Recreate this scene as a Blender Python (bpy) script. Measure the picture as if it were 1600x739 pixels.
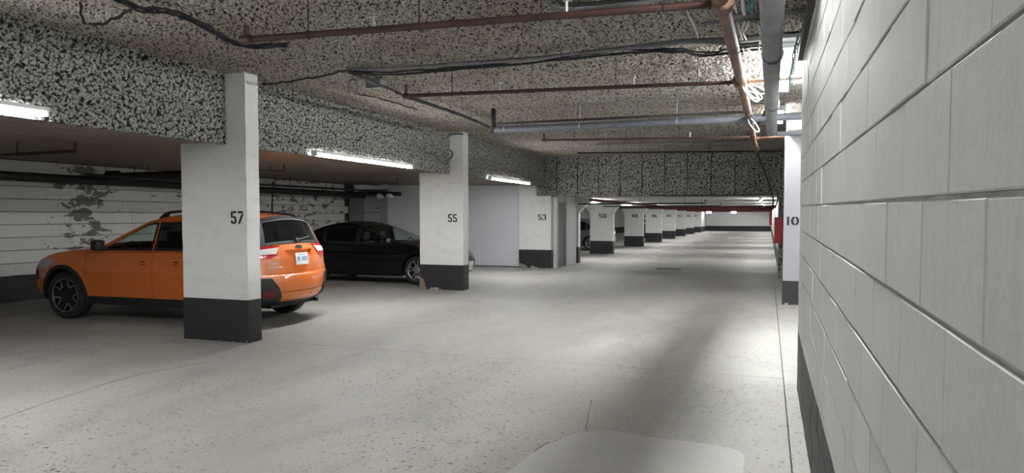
import bpy, bmesh, math, random
import numpy as np
from mathutils import Vector, Matrix
from mathutils.geometry import delaunay_2d_cdt
random.seed(7); rng = np.random.default_rng(11)
for _o in list(bpy.data.objects): bpy.data.objects.remove(_o)
SC = bpy.context.scene; COL = SC.collection
PI = math.pi
# ---------------------------------------------------------------- camera
FPX = 1110.0; EYE = 1.63; PITCH = math.radians(2.5); CYP = 337 + FPX*math.tan(PITCH)
YAW = math.atan(400*math.cos(PITCH)/FPX)
_fw = Vector((-math.sin(YAW)*math.cos(PITCH), math.cos(YAW)*math.cos(PITCH), -math.sin(PITCH)))
_rt = Vector((math.cos(YAW), math.sin(YAW), 0)); _up = _rt.cross(_fw)
cam = bpy.data.cameras.new('camera'); cam.sensor_width = 36; cam.lens = 36*FPX/1600
cam.shift_y = (CYP-369.5)/1600; cam.clip_start = .05; cam.clip_end = 300
camo = bpy.data.objects.new('camera', cam); COL.objects.link(camo)
camo.matrix_world = Matrix((( _rt.x, _up.x, -_fw.x, 0), (_rt.y, _up.y, -_fw.y, 0), (_rt.z, _up.z, -_fw.z, EYE), (0, 0, 0, 1)))
SC.camera = camo
# ---------------------------------------------------------------- world, exposure
w = bpy.data.worlds.new('world'); SC.world = w; w.use_nodes = True
w.node_tree.nodes['Background'].inputs[0].default_value = (.75, .8, .9, 1)
w.node_tree.nodes['Background'].inputs[1].default_value = .03
SC.view_settings.view_transform = 'Standard'; SC.view_settings.look = 'None'
SC.view_settings.gamma = 1; SC.view_settings.use_curve_mapping = False
SC.view_settings.exposure = 2.45
LAMP = 22.0        # emission of the strip lamps' diffusers
# ---------------------------------------------------------------- materials
def mat(name, col, rough=.7, metal=0., spec=.5):
    m = bpy.data.materials.new(name); m.use_nodes = True
    b = m.node_tree.nodes['Principled BSDF']
    b.inputs['Base Color'].default_value = (*col, 1); b.inputs['Roughness'].default_value = rough
    b.inputs['Metallic'].default_value = metal; b.inputs['Specular IOR Level'].default_value = spec
    return m
class N:
    """tiny node helper"""
    def __init__(s, m): s.t = m.node_tree; s.b = s.t.nodes['Principled BSDF']
    def n(s, kind, **kw):
        x = s.t.nodes.new(kind)
        for k, v in kw.items():
            if k in x.inputs: s.set(x.inputs[k], v)
            else: setattr(x, k, v)
        return x
    def set(s, inp, v):
        if hasattr(v, 'is_output'): s.t.links.new(v, inp)
        else: inp.default_value = v
    def pos(s): return s.n('ShaderNodeNewGeometry').outputs['Position']
    def scaled(s, v, sc):
        m = s.n('ShaderNodeMapping'); s.set(m.inputs['Vector'], v); m.inputs['Scale'].default_value = sc; return m.outputs[0]
    def noise(s, v, scale, detail=4, rough=.55, dist=0):
        x = s.n('ShaderNodeTexNoise'); s.set(x.inputs['Vector'], v); x.inputs['Scale'].default_value = scale
        x.inputs['Detail'].default_value = detail; x.inputs['Roughness'].default_value = rough; x.inputs['Distortion'].default_value = dist
        return x.outputs['Fac']
    def vor(s, v, scale, feature='F1', rnd=1):
        x = s.n('ShaderNodeTexVoronoi'); x.feature = feature; s.set(x.inputs['Vector'], v); x.inputs['Scale'].default_value = scale
        x.inputs['Randomness'].default_value = rnd; return x.outputs['Distance']
    def ramp(s, f, stops):
        x = s.n('ShaderNodeValToRGB'); s.set(x.inputs[0], f); e = x.color_ramp.elements
        while len(e) < len(stops): e.new(.5)
        for i, (p, c) in enumerate(stops):
            e[i].position = p; e[i].color = (c, c, c, 1) if not isinstance(c, tuple) else (*c, 1)
        return x.outputs[0]
    def math(s, op, a, b=0., c=None):
        x = s.n('ShaderNodeMath', operation=op); s.set(x.inputs[0], a); s.set(x.inputs[1], b)
        if c is not None: s.set(x.inputs[2], c)
        return x.outputs[0]
    def mix(s, f, a, b, mode='MIX'):
        x = s.n('ShaderNodeMix', data_type='RGBA', blend_type=mode); s.set(x.inputs[0], f)
        for i, v in ((6, a), (7, b)):
            s.set(x.inputs[i], (*v, 1) if isinstance(v, tuple) and len(v) == 3 else v)
        return x.outputs[2]
    def bump(s, h, strength=.3, dist=.01):
        x = s.n('ShaderNodeBump'); s.set(x.inputs['Height'], h); x.inputs['Strength'].default_value = strength
        x.inputs['Distance'].default_value = dist; s.t.links.new(x.outputs[0], s.b.inputs['Normal'])
    def col(s, c): s.set(s.b.inputs['Base Color'], c)
    def xyz(s, v):
        x = s.n('ShaderNodeSeparateXYZ'); s.set(x.inputs[0], v); return x.outputs
def emis(name, col, k):
    m = mat(name, col, .5); b = m.node_tree.nodes['Principled BSDF']
    b.inputs['Emission Color'].default_value = (*col, 1); b.inputs['Emission Strength'].default_value = k
    return m
M = {}
BAND = .55
def painted_block(name, white, band=True, patchy=None, dirt=.12):
    m = mat(name, white, .55); n = N(m); p = n.pos()
    big = n.noise(p, 1.1, 4); fine = n.noise(p, 60, 3, .6)
    rnd = n.n('ShaderNodeObjectInfo').outputs['Random']
    c = n.mix(n.ramp(big, [(.35, 0), (.75, 1)]), white, tuple(v*(1-dirt) for v in white))
    c = n.mix(n.math('MULTIPLY', rnd, .10), c, (.35, .35, .33))
    stain = n.ramp(n.noise(n.scaled(p, (9, 9, 2.2)), 1.0, 5, .7), [(.62, 0), (.76, 1)])
    c = n.mix(n.math('MULTIPLY', stain, .22), c, (.30, .29, .27))
    pore = n.ramp(n.vor(p, 95), [(.05, 1), (.16, 0)])
    c = n.mix(n.math('MULTIPLY', pore, .45), c, (.2, .2, .19))
    grain = n.noise(n.scaled(p, (1, 1, .6)), 70, 4, .8); c = n.mix(n.ramp(grain, [(.45, 0), (.8, .5)]), c, tuple(v*.55 for v in white))
    drip = n.ramp(n.noise(n.scaled(p, (14, 14, 1.1)), 1.6, 4, .7), [(.55, 0), (.75, .5)]); c = n.mix(drip, c, tuple(v*.72 for v in white))
    if patchy:
        s = n.xyz(p)
        acc = None
        for (y0, wd, k) in patchy:
            d = n.math('DIVIDE', n.math('SUBTRACT', s[1], y0), wd)
            gss = n.math('MULTIPLY', n.math('POWER', 2.718, n.math('MULTIPLY', n.math('MULTIPLY', d, d), -1.)), k)
            acc = gss if acc is None else n.math('ADD', acc, gss)
        blot = n.math('ADD', n.noise(n.scaled(p, (1, 1.5, 3.2)), 1.7, 6, .62, .4), acc)
        c = n.mix(n.ramp(blot, [(.67, 0), (.69, 1)]), c, (.15, .145, .135))
        edge = n.ramp(n.noise(n.scaled(p, (1, 1, 3.5)), 3.1, 5, .7), [(.66, 0), (.69, 1)])
        c = n.mix(n.math('MULTIPLY', edge, n.math('MINIMUM', n.math('MULTIPLY', acc, 6), 1)), c, (.09, .088, .08))
    if band:
        z = n.math('ADD', n.xyz(p)[2], n.math('MULTIPLY', n.math('SUBTRACT', n.noise(p, 4), .5), .02))
        f = n.math('LESS_THAN', z, BAND if not patchy else .5)
        scr = n.ramp(n.noise(n.scaled(p, (3, 2, 14)), 1.6, 5, .7), [(.66, 0), (.70, 1)])
        dark = n.mix(n.math('MULTIPLY', scr, .5), (.017, .017, .02), (.20, .20, .20))
        c = n.mix(f, c, dark)
    n.col(c)
    n.bump(n.math('ADD', fine, n.math('MULTIPLY', pore, -.8)), .15, .003)
    return m
M['block_r'] = painted_block('white_painted_block', (.665, .68, .66))
M['block_l'] = painted_block('old_white_painted_block', (.72, .72, .70), patchy=((10.9, .6, .21), (18.4, 2.6, .13)))
M['wallpaint'] = painted_block('white_painted_wall', (.70, .705, .70))
m = mat('mortar', (.42, .42, .39), .9); n = N(m); p = n.pos()
zz = n.math('LESS_THAN', n.xyz(p)[2], BAND)
n.col(n.mix(zz, n.ramp(n.noise(p, 12), [(.3, (.30, .30, .27)), (.7, (.50, .50, .47))]), (.02, .02, .02))); n.bump(n.noise(p, 80), .5, .005); M['mortar'] = m
m = mat('dark_mortar', (.05, .05, .05), .9); M['mortar_l'] = m
def paint(name, col, dirt=(.25, .25, .24), k=.5):
    m = mat(name, col, .5); n = N(m); p = n.pos()
    a = n.ramp(n.noise(n.scaled(p, (3, 3, 5)), 1.3, 6, .68), [(.5, 0), (.8, 1)])
    b = n.ramp(n.noise(n.scaled(p, (2, 2, 1)), 9, 5, .7), [(.6, 0), (.8, 1)])
    c = n.mix(n.math('MULTIPLY', a, k*.45), col, dirt); c = n.mix(n.math('MULTIPLY', b, k*.6), c, dirt)
    spot = n.ramp(n.vor(p, 4.2), [(.03, 1), (.05, 0)])
    c = n.mix(n.math('MULTIPLY', spot, .8*min(1, k*2)), c, (.1, .1, .1))
    n.col(c); n.bump(n.noise(p, 45, 4), .12, .004); return m
M['pillar'] = paint('white_pillar_paint', (.78, .79, .78))
M['band'] = mat('black_band_paint', (.02, .02, .024), .45); n = N(M['band']); p = n.pos()
zl = n.math('MULTIPLY', n.math('SUBTRACT', .16, n.xyz(p)[2]), 1.4)
ch = n.ramp(n.math('ADD', n.noise(p, 13, 5, .7), zl), [(.80, 0), (.83, 1)])
n.col(n.mix(ch, n.mix(n.noise(p, 5), (.014, .014, .017), (.045, .045, .05)), (.55, .54, .50))); n.bump(n.noise(p, 40), .1, .003)
M['bluewhite'] = paint('cool_white_board', (.66, .68, .73), (.3, .32, .36), .25)
M['board'] = paint('pale_board', (.66, .68, .71), (.35, .36, .38), .2)
M['digit'] = mat('black_stencil_paint', (.012, .012, .012), .6)
# floor
def floor_mat(name, base, dark):
    m = mat(name, base, .62, spec=.35); n = N(m); p = n.pos()
    a = n.noise(p, .45, 6, .6, .6); b = n.noise(n.scaled(p, (1, .45, 1)), 3.2, 5, .7)
    c = n.mix(n.ramp(a, [(.30, 0), (.72, 1)]), tuple(v*.82 for v in base), base)
    c = n.mix(n.math('MULTIPLY', n.ramp(b, [(.5, 0), (.8, 1)]), .22), c, dark)
    # pits, gathered in areas
    area = n.ramp(n.noise(p, .55, 3), [(.38, 0), (.62, 1)])
    wob = n.n('ShaderNodeVectorMath', operation='ADD'); n.set(wob.inputs[0], n.scaled(p, (.8, .95, 1))); 
    nv = n.n('ShaderNodeTexNoise'); n.set(nv.inputs['Vector'], p); nv.inputs['Scale'].default_value = 30
    sc = n.n('ShaderNodeVectorMath', operation='SCALE'); n.set(sc.inputs[0], nv.outputs['Color']); sc.inputs['Scale'].default_value = .035; n.set(wob.inputs[1], sc.outputs[0])
    clump = n.ramp(n.noise(p, 3.5, 4, .6), [(.30, .25), (.62, 1)])
    pit1 = n.ramp(n.math('SUBTRACT', n.vor(wob.outputs[0], 17), n.math('MULTIPLY', clump, .16)), [(.02, 1), (.10, 0)])
    pit2 = n.ramp(n.math('SUBTRACT', n.vor(wob.outputs[0], 38), n.math('MULTIPLY', clump, .18)), [(.04, 1), (.13, 0)])
    pit = n.math('MULTIPLY', n.math('MAXIMUM', pit1, n.math('MULTIPLY', pit2, .75)), n.math('MULTIPLY_ADD', area, .75, .25))
    c = n.mix(n.math('MULTIPLY', pit, .95), c, tuple(v*.20 for v in base))
    grit = n.noise(p, 28, 5, .75)
    c = n.mix(n.ramp(grit, [(.42, 0), (.75, .35)]), c, tuple(v*.45 for v in base))
    wear = n.ramp(n.noise(n.scaled(p, (1, .35, 1)), .9, 6, .62, .8), [(.46, 0), (.70, 1)])
    c = n.mix(n.math('MULTIPLY', wear, .28), c, dark)
    # oily dark patch in front of the drain, tyre dirt further on
    s = n.xyz(p)
    def blob(x0, y0, wx, wy):
        dx = n.math('DIVIDE', n.math('SUBTRACT', s[0], x0), wx); dy = n.math('DIVIDE', n.math('SUBTRACT', s[1], y0), wy)
        q = n.math('ADD', n.math('MULTIPLY', dx, dx), n.math('MULTIPLY', dy, dy))
        return n.ramp(n.math('ADD', q, n.math('MULTIPLY', n.noise(p, 1.5, 4), .9)), [(.5, 1), (1.4, 0)])
    d = n.math('MAXIMUM', blob(-3.0, 20.4, 1.5, 1.5), n.math('MULTIPLY', blob(-1.4, 27, 1.1, 6), .7))
    d = n.math('MAXIMUM', d, n.math('MULTIPLY', blob(-5.6, 23.2, 1.6, 1.6), .6))
    d = n.math('MAXIMUM', d, n.math('MULTIPLY', blob(-12.3, 9.3, 1.6, 6), .8))
    c = n.mix(n.math('MULTIPLY', d, .55), c, dark)
    n.col(c)
    n.set(n.b.inputs['Roughness'], n.ramp(a, [(.3, .5), (.7, .75)]))
    n.bump(n.math('SUBTRACT', n.noise(p, 45, 4), n.math('MULTIPLY', pit, 1.5)), .25, .006)
    return m
M['floor'] = floor_mat('pitted_concrete', (.42, .41, .38), (.125, .12, .11))
M['patch'] = mat('smooth_concrete_patch', (.50, .495, .47), .65); n = N(M['patch']); p = n.pos()
n.col(n.mix(n.ramp(n.noise(p, 30, 5, .75), [(.45, 0), (.8, .35)]), n.mix(n.noise(p, 3, 5), (.38, .375, .355), (.48, .475, .455)), (.2, .195, .18))); n.bump(n.noise(p, 60), .15, .003)
M['joint'] = mat('joint_filler', (.05, .05, .048), .9)
# sprayed insulation
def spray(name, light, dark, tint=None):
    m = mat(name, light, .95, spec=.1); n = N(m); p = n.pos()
    att = n.n('ShaderNodeAttribute'); att.attribute_name = 'pit_shade_grime'  # shade of the pits, with some grime, painted into the fibre colour
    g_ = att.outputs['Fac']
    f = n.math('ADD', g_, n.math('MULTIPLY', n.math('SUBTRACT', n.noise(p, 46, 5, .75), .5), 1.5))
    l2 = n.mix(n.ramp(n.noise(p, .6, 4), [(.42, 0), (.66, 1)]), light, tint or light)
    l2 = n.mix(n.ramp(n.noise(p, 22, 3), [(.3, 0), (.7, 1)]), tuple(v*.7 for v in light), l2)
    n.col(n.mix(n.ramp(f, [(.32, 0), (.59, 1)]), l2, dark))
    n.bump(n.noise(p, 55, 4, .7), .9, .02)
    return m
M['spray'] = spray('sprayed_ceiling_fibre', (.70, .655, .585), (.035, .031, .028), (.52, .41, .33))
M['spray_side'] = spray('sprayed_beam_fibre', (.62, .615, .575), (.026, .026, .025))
# soffit: board-marked concrete
m = mat('brown_formed_concrete', (.24, .185, .15), .8); n = N(m); p = n.pos()
n.col(n.mix(n.noise(n.scaled(p, (3.2, .25, 1)), 2.2, 6, .65), (.12, .092, .075), (.34, .27, .22))); n.bump(n.noise(n.scaled(p, (9, .3, 1)), 3), .3, .01); M['soffit'] = m
m = mat('pale_concrete_ceiling', (.42, .42, .40), .75); n = N(m); p = n.pos(); n.col(n.mix(n.noise(p, 1.5, 5), (.30, .30, .28), (.50, .50, .48))); M['ceil_far'] = m
# metals and pipes
def rusty(name, a, b, metal=.2):
    m = mat(name, a, .6, metal); n = N(m); p = n.pos(); n.col(n.mix(n.ramp(n.noise(p, 9, 5, .65), [(.38, 0), (.65, 1)]), a, b)); n.bump(n.noise(p, 60), .2, .003); return m
M['rust'] = rusty('rusty_sprinkler_pipe', (.050, .024, .018), (.085, .042, .03))
M['rust_main'] = rusty('rusty_main_pipe', (.11, .055, .038), (.24, .13, .09))
M['galv'] = rusty('grey_insulated_pipe', (.20, .21, .225), (.27, .28, .30), .25)
M['bluepipe'] = rusty('blue_grey_pipe', (.13, .145, .18), (.18, .195, .23), .1)
M['darkpipe'] = rusty('dark_pipe', (.018, .015, .014), (.035, .028, .025), .2)
M['redpipe'] = rusty('red_pipe', (.085, .010, .012), (.15, .022, .022), .1)
M['conduit'] = rusty('grey_conduit', (.16, .165, .17), (.25, .25, .26), .4)
M['black'] = mat('black_rubber', (.012, .012, .012), .6)
M['whitecable'] = mat('white_cable', (.72, .75, .75), .5)
M['bluecable'] = mat('teal_cable', (.03, .22, .26), .5)
M['steel'] = mat('galvanised_steel', (.42, .43, .44), .45, .7)
M['lamp'] = emis('lamp_diffuser', (.985, .985, .975), LAMP)
M['lamp_bright'] = emis('bright_lamp_diffuser', (.97, 1.0, .97), LAMP*2.3)
M['lamp_dim'] = emis('dim_lamp_diffuser', (.985, .985, .975), LAMP*.55)
M['lampbody'] = mat('lamp_housing', (.75, .76, .76), .4)
M['red'] = mat('red_paint', (.46, .02, .035), .4)
M['door'] = paint('grey_door_paint', (.22, .225, .23), (.14, .14, .14), .3)
M['trim'] = paint('door_frame_paint', (.60, .61, .60), (.2, .19, .18), .6)
M['cab1'] = rusty('brown_grey_sheet_metal', (.22, .21, .205), (.27, .26, .255), .2)
M['cab2'] = rusty('grey_sheet_metal', (.36, .37, .385), (.41, .42, .44), .2)
M['signlit'] = emis('lit_sign_face', (.95, 1., 1.), 2.2)
# ---------------------------------------------------------------- helpers
def link(o, parent=None):
    COL.objects.link(o)
    if parent is not None: o.parent = parent
    return o
def mobj(name, me, m=None, parent=None):
    if m is not None and not me.materials: me.materials.append(m)
    return link(bpy.data.objects.new(name, me), parent)
def obj(name, bm, m, parent=None, smooth=False):
    bmesh.ops.recalc_face_normals(bm, faces=bm.faces[:])
    me = bpy.data.meshes.new(name); bm.to_mesh(me); bm.free()
    if smooth:
        for p_ in me.polygons: p_.use_smooth = True
    return mobj(name, me, m, parent)
def tag(o, label, cat, group=None):
    o['label'] = label; o['category'] = cat
    if group: o['group'] = group
    return o
def struct(o): o['kind'] = 'structure'; return o
def thing(name, label, cat, loc=(0, 0, 0), rz=0, group=None):
    o = link(bpy.data.objects.new(name, None)); o.location = loc; o.rotation_euler = (0, 0, rz); o.empty_display_size = .1
    return tag(o, label, cat, group)
def box(bm, x0, x1, y0, y1, z0, z1, bev=0):
    r = bmesh.ops.create_cube(bm, size=1)['verts']
    for v in r: v.co = Vector(((x0+x1)/2+v.co.x*(x1-x0), (y0+y1)/2+v.co.y*(y1-y0), (z0+z1)/2+v.co.z*(z1-z0)))
    if bev:
        es = list({e for v in r for e in v.link_edges}); bmesh.ops.bevel(bm, geom=es, offset=bev, segments=2, affect='EDGES', profile=.5)
    return bm
def B(*a, **k): return box(bmesh.new(), *a, **k)
def catmull(P, n=6, closed=False):
    P = [Vector(p) for p in P]
    if len(P) < 3: return P
    out = []; L = len(P)
    for i in range(L-1):
        p0 = P[max(i-1, 0)]; p1 = P[i]; p2 = P[i+1]; p3 = P[min(i+2, L-1)]
        for k in range(n):
            t = k/n; out.append(.5*((2*p1)+(p2-p0)*t+(2*p0-5*p1+4*p2-p3)*t*t+(3*p1-p0-3*p2+p3)*t**3))
    out.append(P[-1]); return out
def tube(bm, P, r, n=8, smooth=0, cap=True):
    if smooth: P = catmull(P, smooth)
    P = [Vector(p) for p in P]; rings = []; prev = None
    for i, p in enumerate(P):
        t = (P[min(i+1, len(P)-1)]-P[max(i-1, 0)]).normalized()
        a = prev if prev is not None else (Vector((0, 0, 1)) if abs(t.z) < .9 else Vector((1, 0, 0)))
        s = t.cross(a)
        if s.length < 1e-4: s = t.cross(Vector((0, 1, 0)))
        s.normalize(); u = s.cross(t).normalized(); prev = u
        rr = r(i/(len(P)-1)) if callable(r) else r
        rings.append([bm.verts.new(p+(s*math.cos(2*PI*k/n)+u*math.sin(2*PI*k/n))*rr) for k in range(n)])
    for a, b in zip(rings, rings[1:]):
        for k in range(n): bm.faces.new((a[k], a[(k+1) % n], b[(k+1) % n], b[k]))
    if cap: bm.faces.new(rings[0][::-1]); bm.faces.new(rings[-1])
    return bm
def T(P, r, n=8, smooth=0): return tube(bmesh.new(), P, r, n, smooth)
def prism(bm, pts, axis, a, b):
    """extrude 2D polygon pts along axis from a to b"""
    f = {'x': lambda p, t: (t, p[0], p[1]), 'y': lambda p, t: (p[0], t, p[1]), 'z': lambda p, t: (p[0], p[1], t)}[axis]
    A = [bm.verts.new(f(p, a)) for p in pts]; C_ = [bm.verts.new(f(p, b)) for p in pts]
    bm.faces.new(A[::-1]); bm.faces.new(C_); L = len(pts)
    for i in range(L): bm.faces.new((A[i], A[(i+1) % L], C_[(i+1) % L], C_[i]))
    return bm
def ray(u, v):
    return _fw + _rt*((u-800)/FPX) - _up*((v-CYP)/FPX)
def gz(u, v, z):
    d = ray(u, v); t = (z-EYE)/d.z; return Vector((0, 0, EYE))+d*t
# worley noise on numpy
def worley(u, v, cell, seed=0):
    r = np.random.default_rng(seed); R = 257; jx = r.random((R, R)); jy = r.random((R, R))
    gu = u/cell; gv = v/cell; iu = np.floor(gu).astype(int); iv = np.floor(gv).astype(int); best = np.full(u.shape, 9.)
    for a in (-1, 0, 1):
        for b in (-1, 0, 1):
            ci = iu+a; cj = iv+b; dx = ci+jx[ci % R, cj % R]-gu; dy = cj+jy[ci % R, cj % R]-gv
            best = np.minimum(best, dx*dx+dy*dy)
    return np.sqrt(best)
def rough_sheet(name, O, U, V, Nn, lu, lv, step, m, parent=None, amp=.035, seed=1, sides=True, back=.06):
    """a sprayed, clumpy surface: origin O, edge directions U and V, facing Nn"""
    nu = max(2, int(lu/step)+1); nv = max(2, int(lv/step)+1)
    a = np.linspace(0, lu, nu); b = np.linspace(0, lv, nv); A, Bb = np.meshgrid(a, b, indexing='ij')
    wa = A+seed*3.1; wb = Bb+seed*1.7
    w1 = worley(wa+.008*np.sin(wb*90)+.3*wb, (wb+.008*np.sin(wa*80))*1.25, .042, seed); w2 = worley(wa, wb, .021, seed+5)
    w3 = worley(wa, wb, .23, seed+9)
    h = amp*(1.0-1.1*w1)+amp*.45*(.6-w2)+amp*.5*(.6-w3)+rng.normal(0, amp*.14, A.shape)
    g_ = np.clip(w1*.62+w2*.40+rng.normal(0, .06, A.shape), 0, 1)  # grows with pit depth; drives the painted pit shade
    O, U, V, Nn = (np.array(q, float) for q in (O, U, V, Nn))
    co = O+A[..., None]*U+Bb[..., None]*V+h[..., None]*Nn
    co = co.reshape(-1, 3); idx = np.arange(nu*nv).reshape(nu, nv)
    F = np.stack([idx[:-1, :-1], idx[1:, :-1], idx[1:, 1:], idx[:-1, 1:]], -1).reshape(-1, 4)
    gr = g_.reshape(-1)
    if sides:
        rim = np.concatenate([idx[:, 0], idx[-1, 1:], idx[-2::-1, -1], idx[0, -2:0:-1]]); k = len(rim)
        bk = (O+A[..., None]*U+Bb[..., None]*V-back*Nn).reshape(-1, 3)[rim]; s0 = len(co); co = np.vstack([co, bk]); gr = np.concatenate([gr, gr[rim]])
        j = np.arange(k); F = np.vstack([F, np.stack([rim, rim[(j+1) % k], s0+(j+1) % k, s0+j], -1)])
    if np.dot(np.cross(U, V), Nn) < 0: F = F[:, ::-1]
    me = bpy.data.meshes.new(name); me.vertices.add(len(co)); me.vertices.foreach_set('co', co.astype(np.float32).ravel())
    me.loops.add(F.size); me.loops.foreach_set('vertex_index', F.astype(np.int32).ravel())
    me.polygons.add(len(F)); me.polygons.foreach_set('loop_start', np.arange(0, F.size, 4, dtype=np.int32))
    me.polygons.foreach_set('use_smooth', np.ones(len(F), bool)); me.update(calc_edges=True)
    at_ = me.attributes.new('pit_shade_grime', 'FLOAT', 'POINT'); at_.data.foreach_set('value', gr.astype(np.float32))
    return mobj(name, me, m, parent)
# ================================================================ SETTING
XL = -13.4; XR = .28; XB = -6.58; ZB = 2.56; ZC = 3.47; YD = 21.15; YF = 79.0; ZF = 2.24
# floor: slabs with open joints
fl = struct(obj('floor', B(XL-.3, 3.2, -8.2, YF+.3, -.3, -.03), M['joint']))
for (a, b, c, d) in ((XL-.1, .165, -8.1, 7.55), (XL-.1, .165, 7.558, 21.3), (XL-.1, .4, 21.306, YF+.1), (.172, 3.1, -8.1, 21.3)):
    obj('slab', B(a, b, c, d, -.15, 0, bev=.003), M['floor'], fl)
bm = bmesh.new(); prism(bm, [(-1.6, 2.2), (-.125, 2.2), (-.125, 5.0), (-.16, 5.1), (-.32, 5.17), (-.75, 5.2), (-1.14, 5.26), (-1.32, 5.12), (-1.48, 4.7), (-1.55, 4.0)], 'z', -.01, .004); obj('repair_patch', bm, M['patch'], fl)
def ribbon(name, pts, wd, z, m, parent, n=5):
    P = catmull([Vector((p[0], p[1], z)) for p in pts], n); bm = bmesh.new(); prev = None
    for i, p in enumerate(P):
        t = (P[min(i+1, len(P)-1)]-P[max(i-1, 0)]).normalized(); s = Vector((-t.y, t.x, 0))*wd*(.4+.6*random.random())
        jit = s*random.uniform(-1.5, 1.5)
        c = (bm.verts.new(p+s+jit), bm.verts.new(p-s+jit), bm.verts.new(p-s+jit-Vector((0, 0, .004))), bm.verts.new(p+s+jit-Vector((0, 0, .004))))
        if prev:
            for k in range(4): bm.faces.new((prev[k], prev[(k+1) % 4], c[(k+1) % 4], c[k]))
        prev = c
    return obj(name, bm, m, parent)
for pts in ([gz(*q, 0) for q in ((925, 625), (917, 660), (920, 680))], [gz(*q, 0) for q in ((858, 690), (836, 705), (834, 722), (838, 738))],
            [gz(*q, 0) for q in ((0, 655), (100, 620), (220, 585), (330, 565))], [gz(*q, 0) for q in ((720, 428), (800, 431), (880, 427), (980, 430))]):
    ribbon('floor_crack', pts, .0035, .0015, M['joint'], fl, 8)
# near wall of big painted blocks on the right: every block a piece
LEN = .43; CRS = .215
def block_mesh(name, length, height, gl, gh, depth, m, ax):
    """block lying in the plane x=0 (front at +-x), rounded front rim"""
    bm = bmesh.new(); L2 = (length-gl)/2; H2 = (height-gh)/2; c = .003
    vs = []
    for (dx, i) in ((depth, 0), (c, 0), (0, c)):
        vs.append([bm.verts.new((dx*ax, sy*(L2-i), sz*(H2-i))) for sy, sz in ((-1, -1), (1, -1), (1, 1), (-1, 1))])
    for A_, B_ in zip(vs, vs[1:]):
        for k in range(4): bm.faces.new((A_[k], A_[(k+1) % 4], B_[(k+1) % 4], B_[k]))
    bm.faces.new(vs[2]); bmesh.ops.recalc_face_normals(bm, faces=bm.faces[:])
    me = bpy.data.meshes.new(name); bm.to_mesh(me); bm.free(); me.materials.append(m); return me
WE = 7.2
wr = struct(obj('wall_right', B(XR+.009, XR+.30, -.4, WE-.006, 0, ZC+.05), M['mortar']))
me_f = block_mesh('block', LEN, CRS, .004, .008, .05, M['block_r'], 1)
me_h = block_mesh('half_block', LEN/2, CRS, .004, .008, .05, M['block_r'], 1)
slope = .0100
for r_ in range(17):
    zc = 1.648-CRS*8+CRS*(r_+.5)    # a joint runs at z 1.648 by the camera
    y0 = .27 if r_ % 2 else .27-LEN/2
    k = 0
    while True:
        yc = y0+LEN*(k+.5); half = False
        if yc-LEN/2 > WE-.1: break
        if yc+LEN/2 > WE+.02:
            half = True; yc = yc-LEN/2+LEN/4
            if yc+LEN/4 > WE+.06: break
        k += 1
        z_ = zc+slope*yc
        if z_+CRS/2 > ZC+.04: continue
        o = link(bpy.data.objects.new('block', me_h if half else me_f), wr)
        o.location = (XR+random.uniform(-.0018, .0018), yc, z_); o.rotation_euler = (slope, random.uniform(-.004, .004), random.uniform(-.003, .003))
# recess beyond the near wall, and the long white right wall
rc = struct(obj('wall_recess', B(1.9, 2.1, WE-.3, YD, 0, ZC+.1), M['wallpaint']))
obj('wall_return', B(XR+.30, 1.9, WE-.3, WE-.05, 0, ZC+.1), M['wallpaint'])['kind'] = 'structure'
rf_ = struct(obj('wall_right_far', B(.3, .6, YD+.1, YF, 0, ZF+.2), M['wallpaint']))
struct(obj('wall_far', B(-13.5, .6, YF, YF+.2, 0, ZF+.2), M['wallpaint']))
struct(obj('wall_back', B(XL-.2, 3.0, -8.3, -8.1, 0, ZC+.1), M['wallpaint']))
struct(obj('wall_right_behind', B(XR+.02, XR+.3, -8.1, -.4, 0, ZC+.1), M['wallpaint']))
# left wall of old blocks
wl = struct(obj('wall_left', B(XL-.3, XL-.012, -8.1, YF, 0, 2.75), M['mortar_l']))
LL = .50; CL = .245
me_l = block_mesh('block', LL, CL, .0015, .011, .04, M['block_l'], -1)
spots = []
for r_ in range(11):
    zc = -.01+CL*(r_+.5)
    for k in range(32):
        yc = 6.6+LL*(k+.5)+(LL/2 if r_ % 2 else 0)
        if yc-LL/2 > 10.05 and yc+LL/2 < 21.1: spots.append((yc, zc))
spots.sort(key=lambda s: s[0])
for r_ in range(11):   # joints long painted over: whole courses
    y1 = 6.6+LL*7+(LL/2 if r_ % 2 else 0)
    me_c = block_mesh('course', y1-6.6, CL, .002, .011, .04, M['block_l'], -1); o = link(bpy.data.objects.new('course', me_c), wl); o.location = (XL, (y1+6.6)/2, -.01+CL*(r_+.5)); o.rotation_euler = (0, random.uniform(-.01, .01), 0)
bmr = bmesh.new()
for i, (yc, zc) in enumerate(spots):
    rot = Matrix.Translation((XL+random.uniform(-.004, .004), yc, zc)) @ Matrix.Rotation(random.uniform(-.012, .012), 4, 'Y')
    if i < 300:
        o = link(bpy.data.objects.new('block', me_l), wl); o.matrix_local = rot
    else:
        k0 = len(bmr.verts); bmr.from_mesh(me_l); bmr.verts.ensure_lookup_table()
        for v in bmr.verts[k0:]: v.co = rot @ v.co
if len(bmr.verts): obj('far_blocks', bmr, M['block_l'], wl)['kind'] = 'stuff'
for (a, b) in ((-8.1, 6.5), (21.2, YF)):
    obj('plain_block_face', B(XL-.02, XL, a, b, 0, 2.72), M['wallpaint'], wl)
# soffit over the left bays (rises a little towards the left wall)
bm = bmesh.new(); prism(bm, [(XB, ZB), (XL-.2, 2.70), (XL-.2, 3.8), (XB, 3.8)], 'y', -8.2, YD+.2); struct(obj('ceiling_left', bm, M['soffit']))
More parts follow.
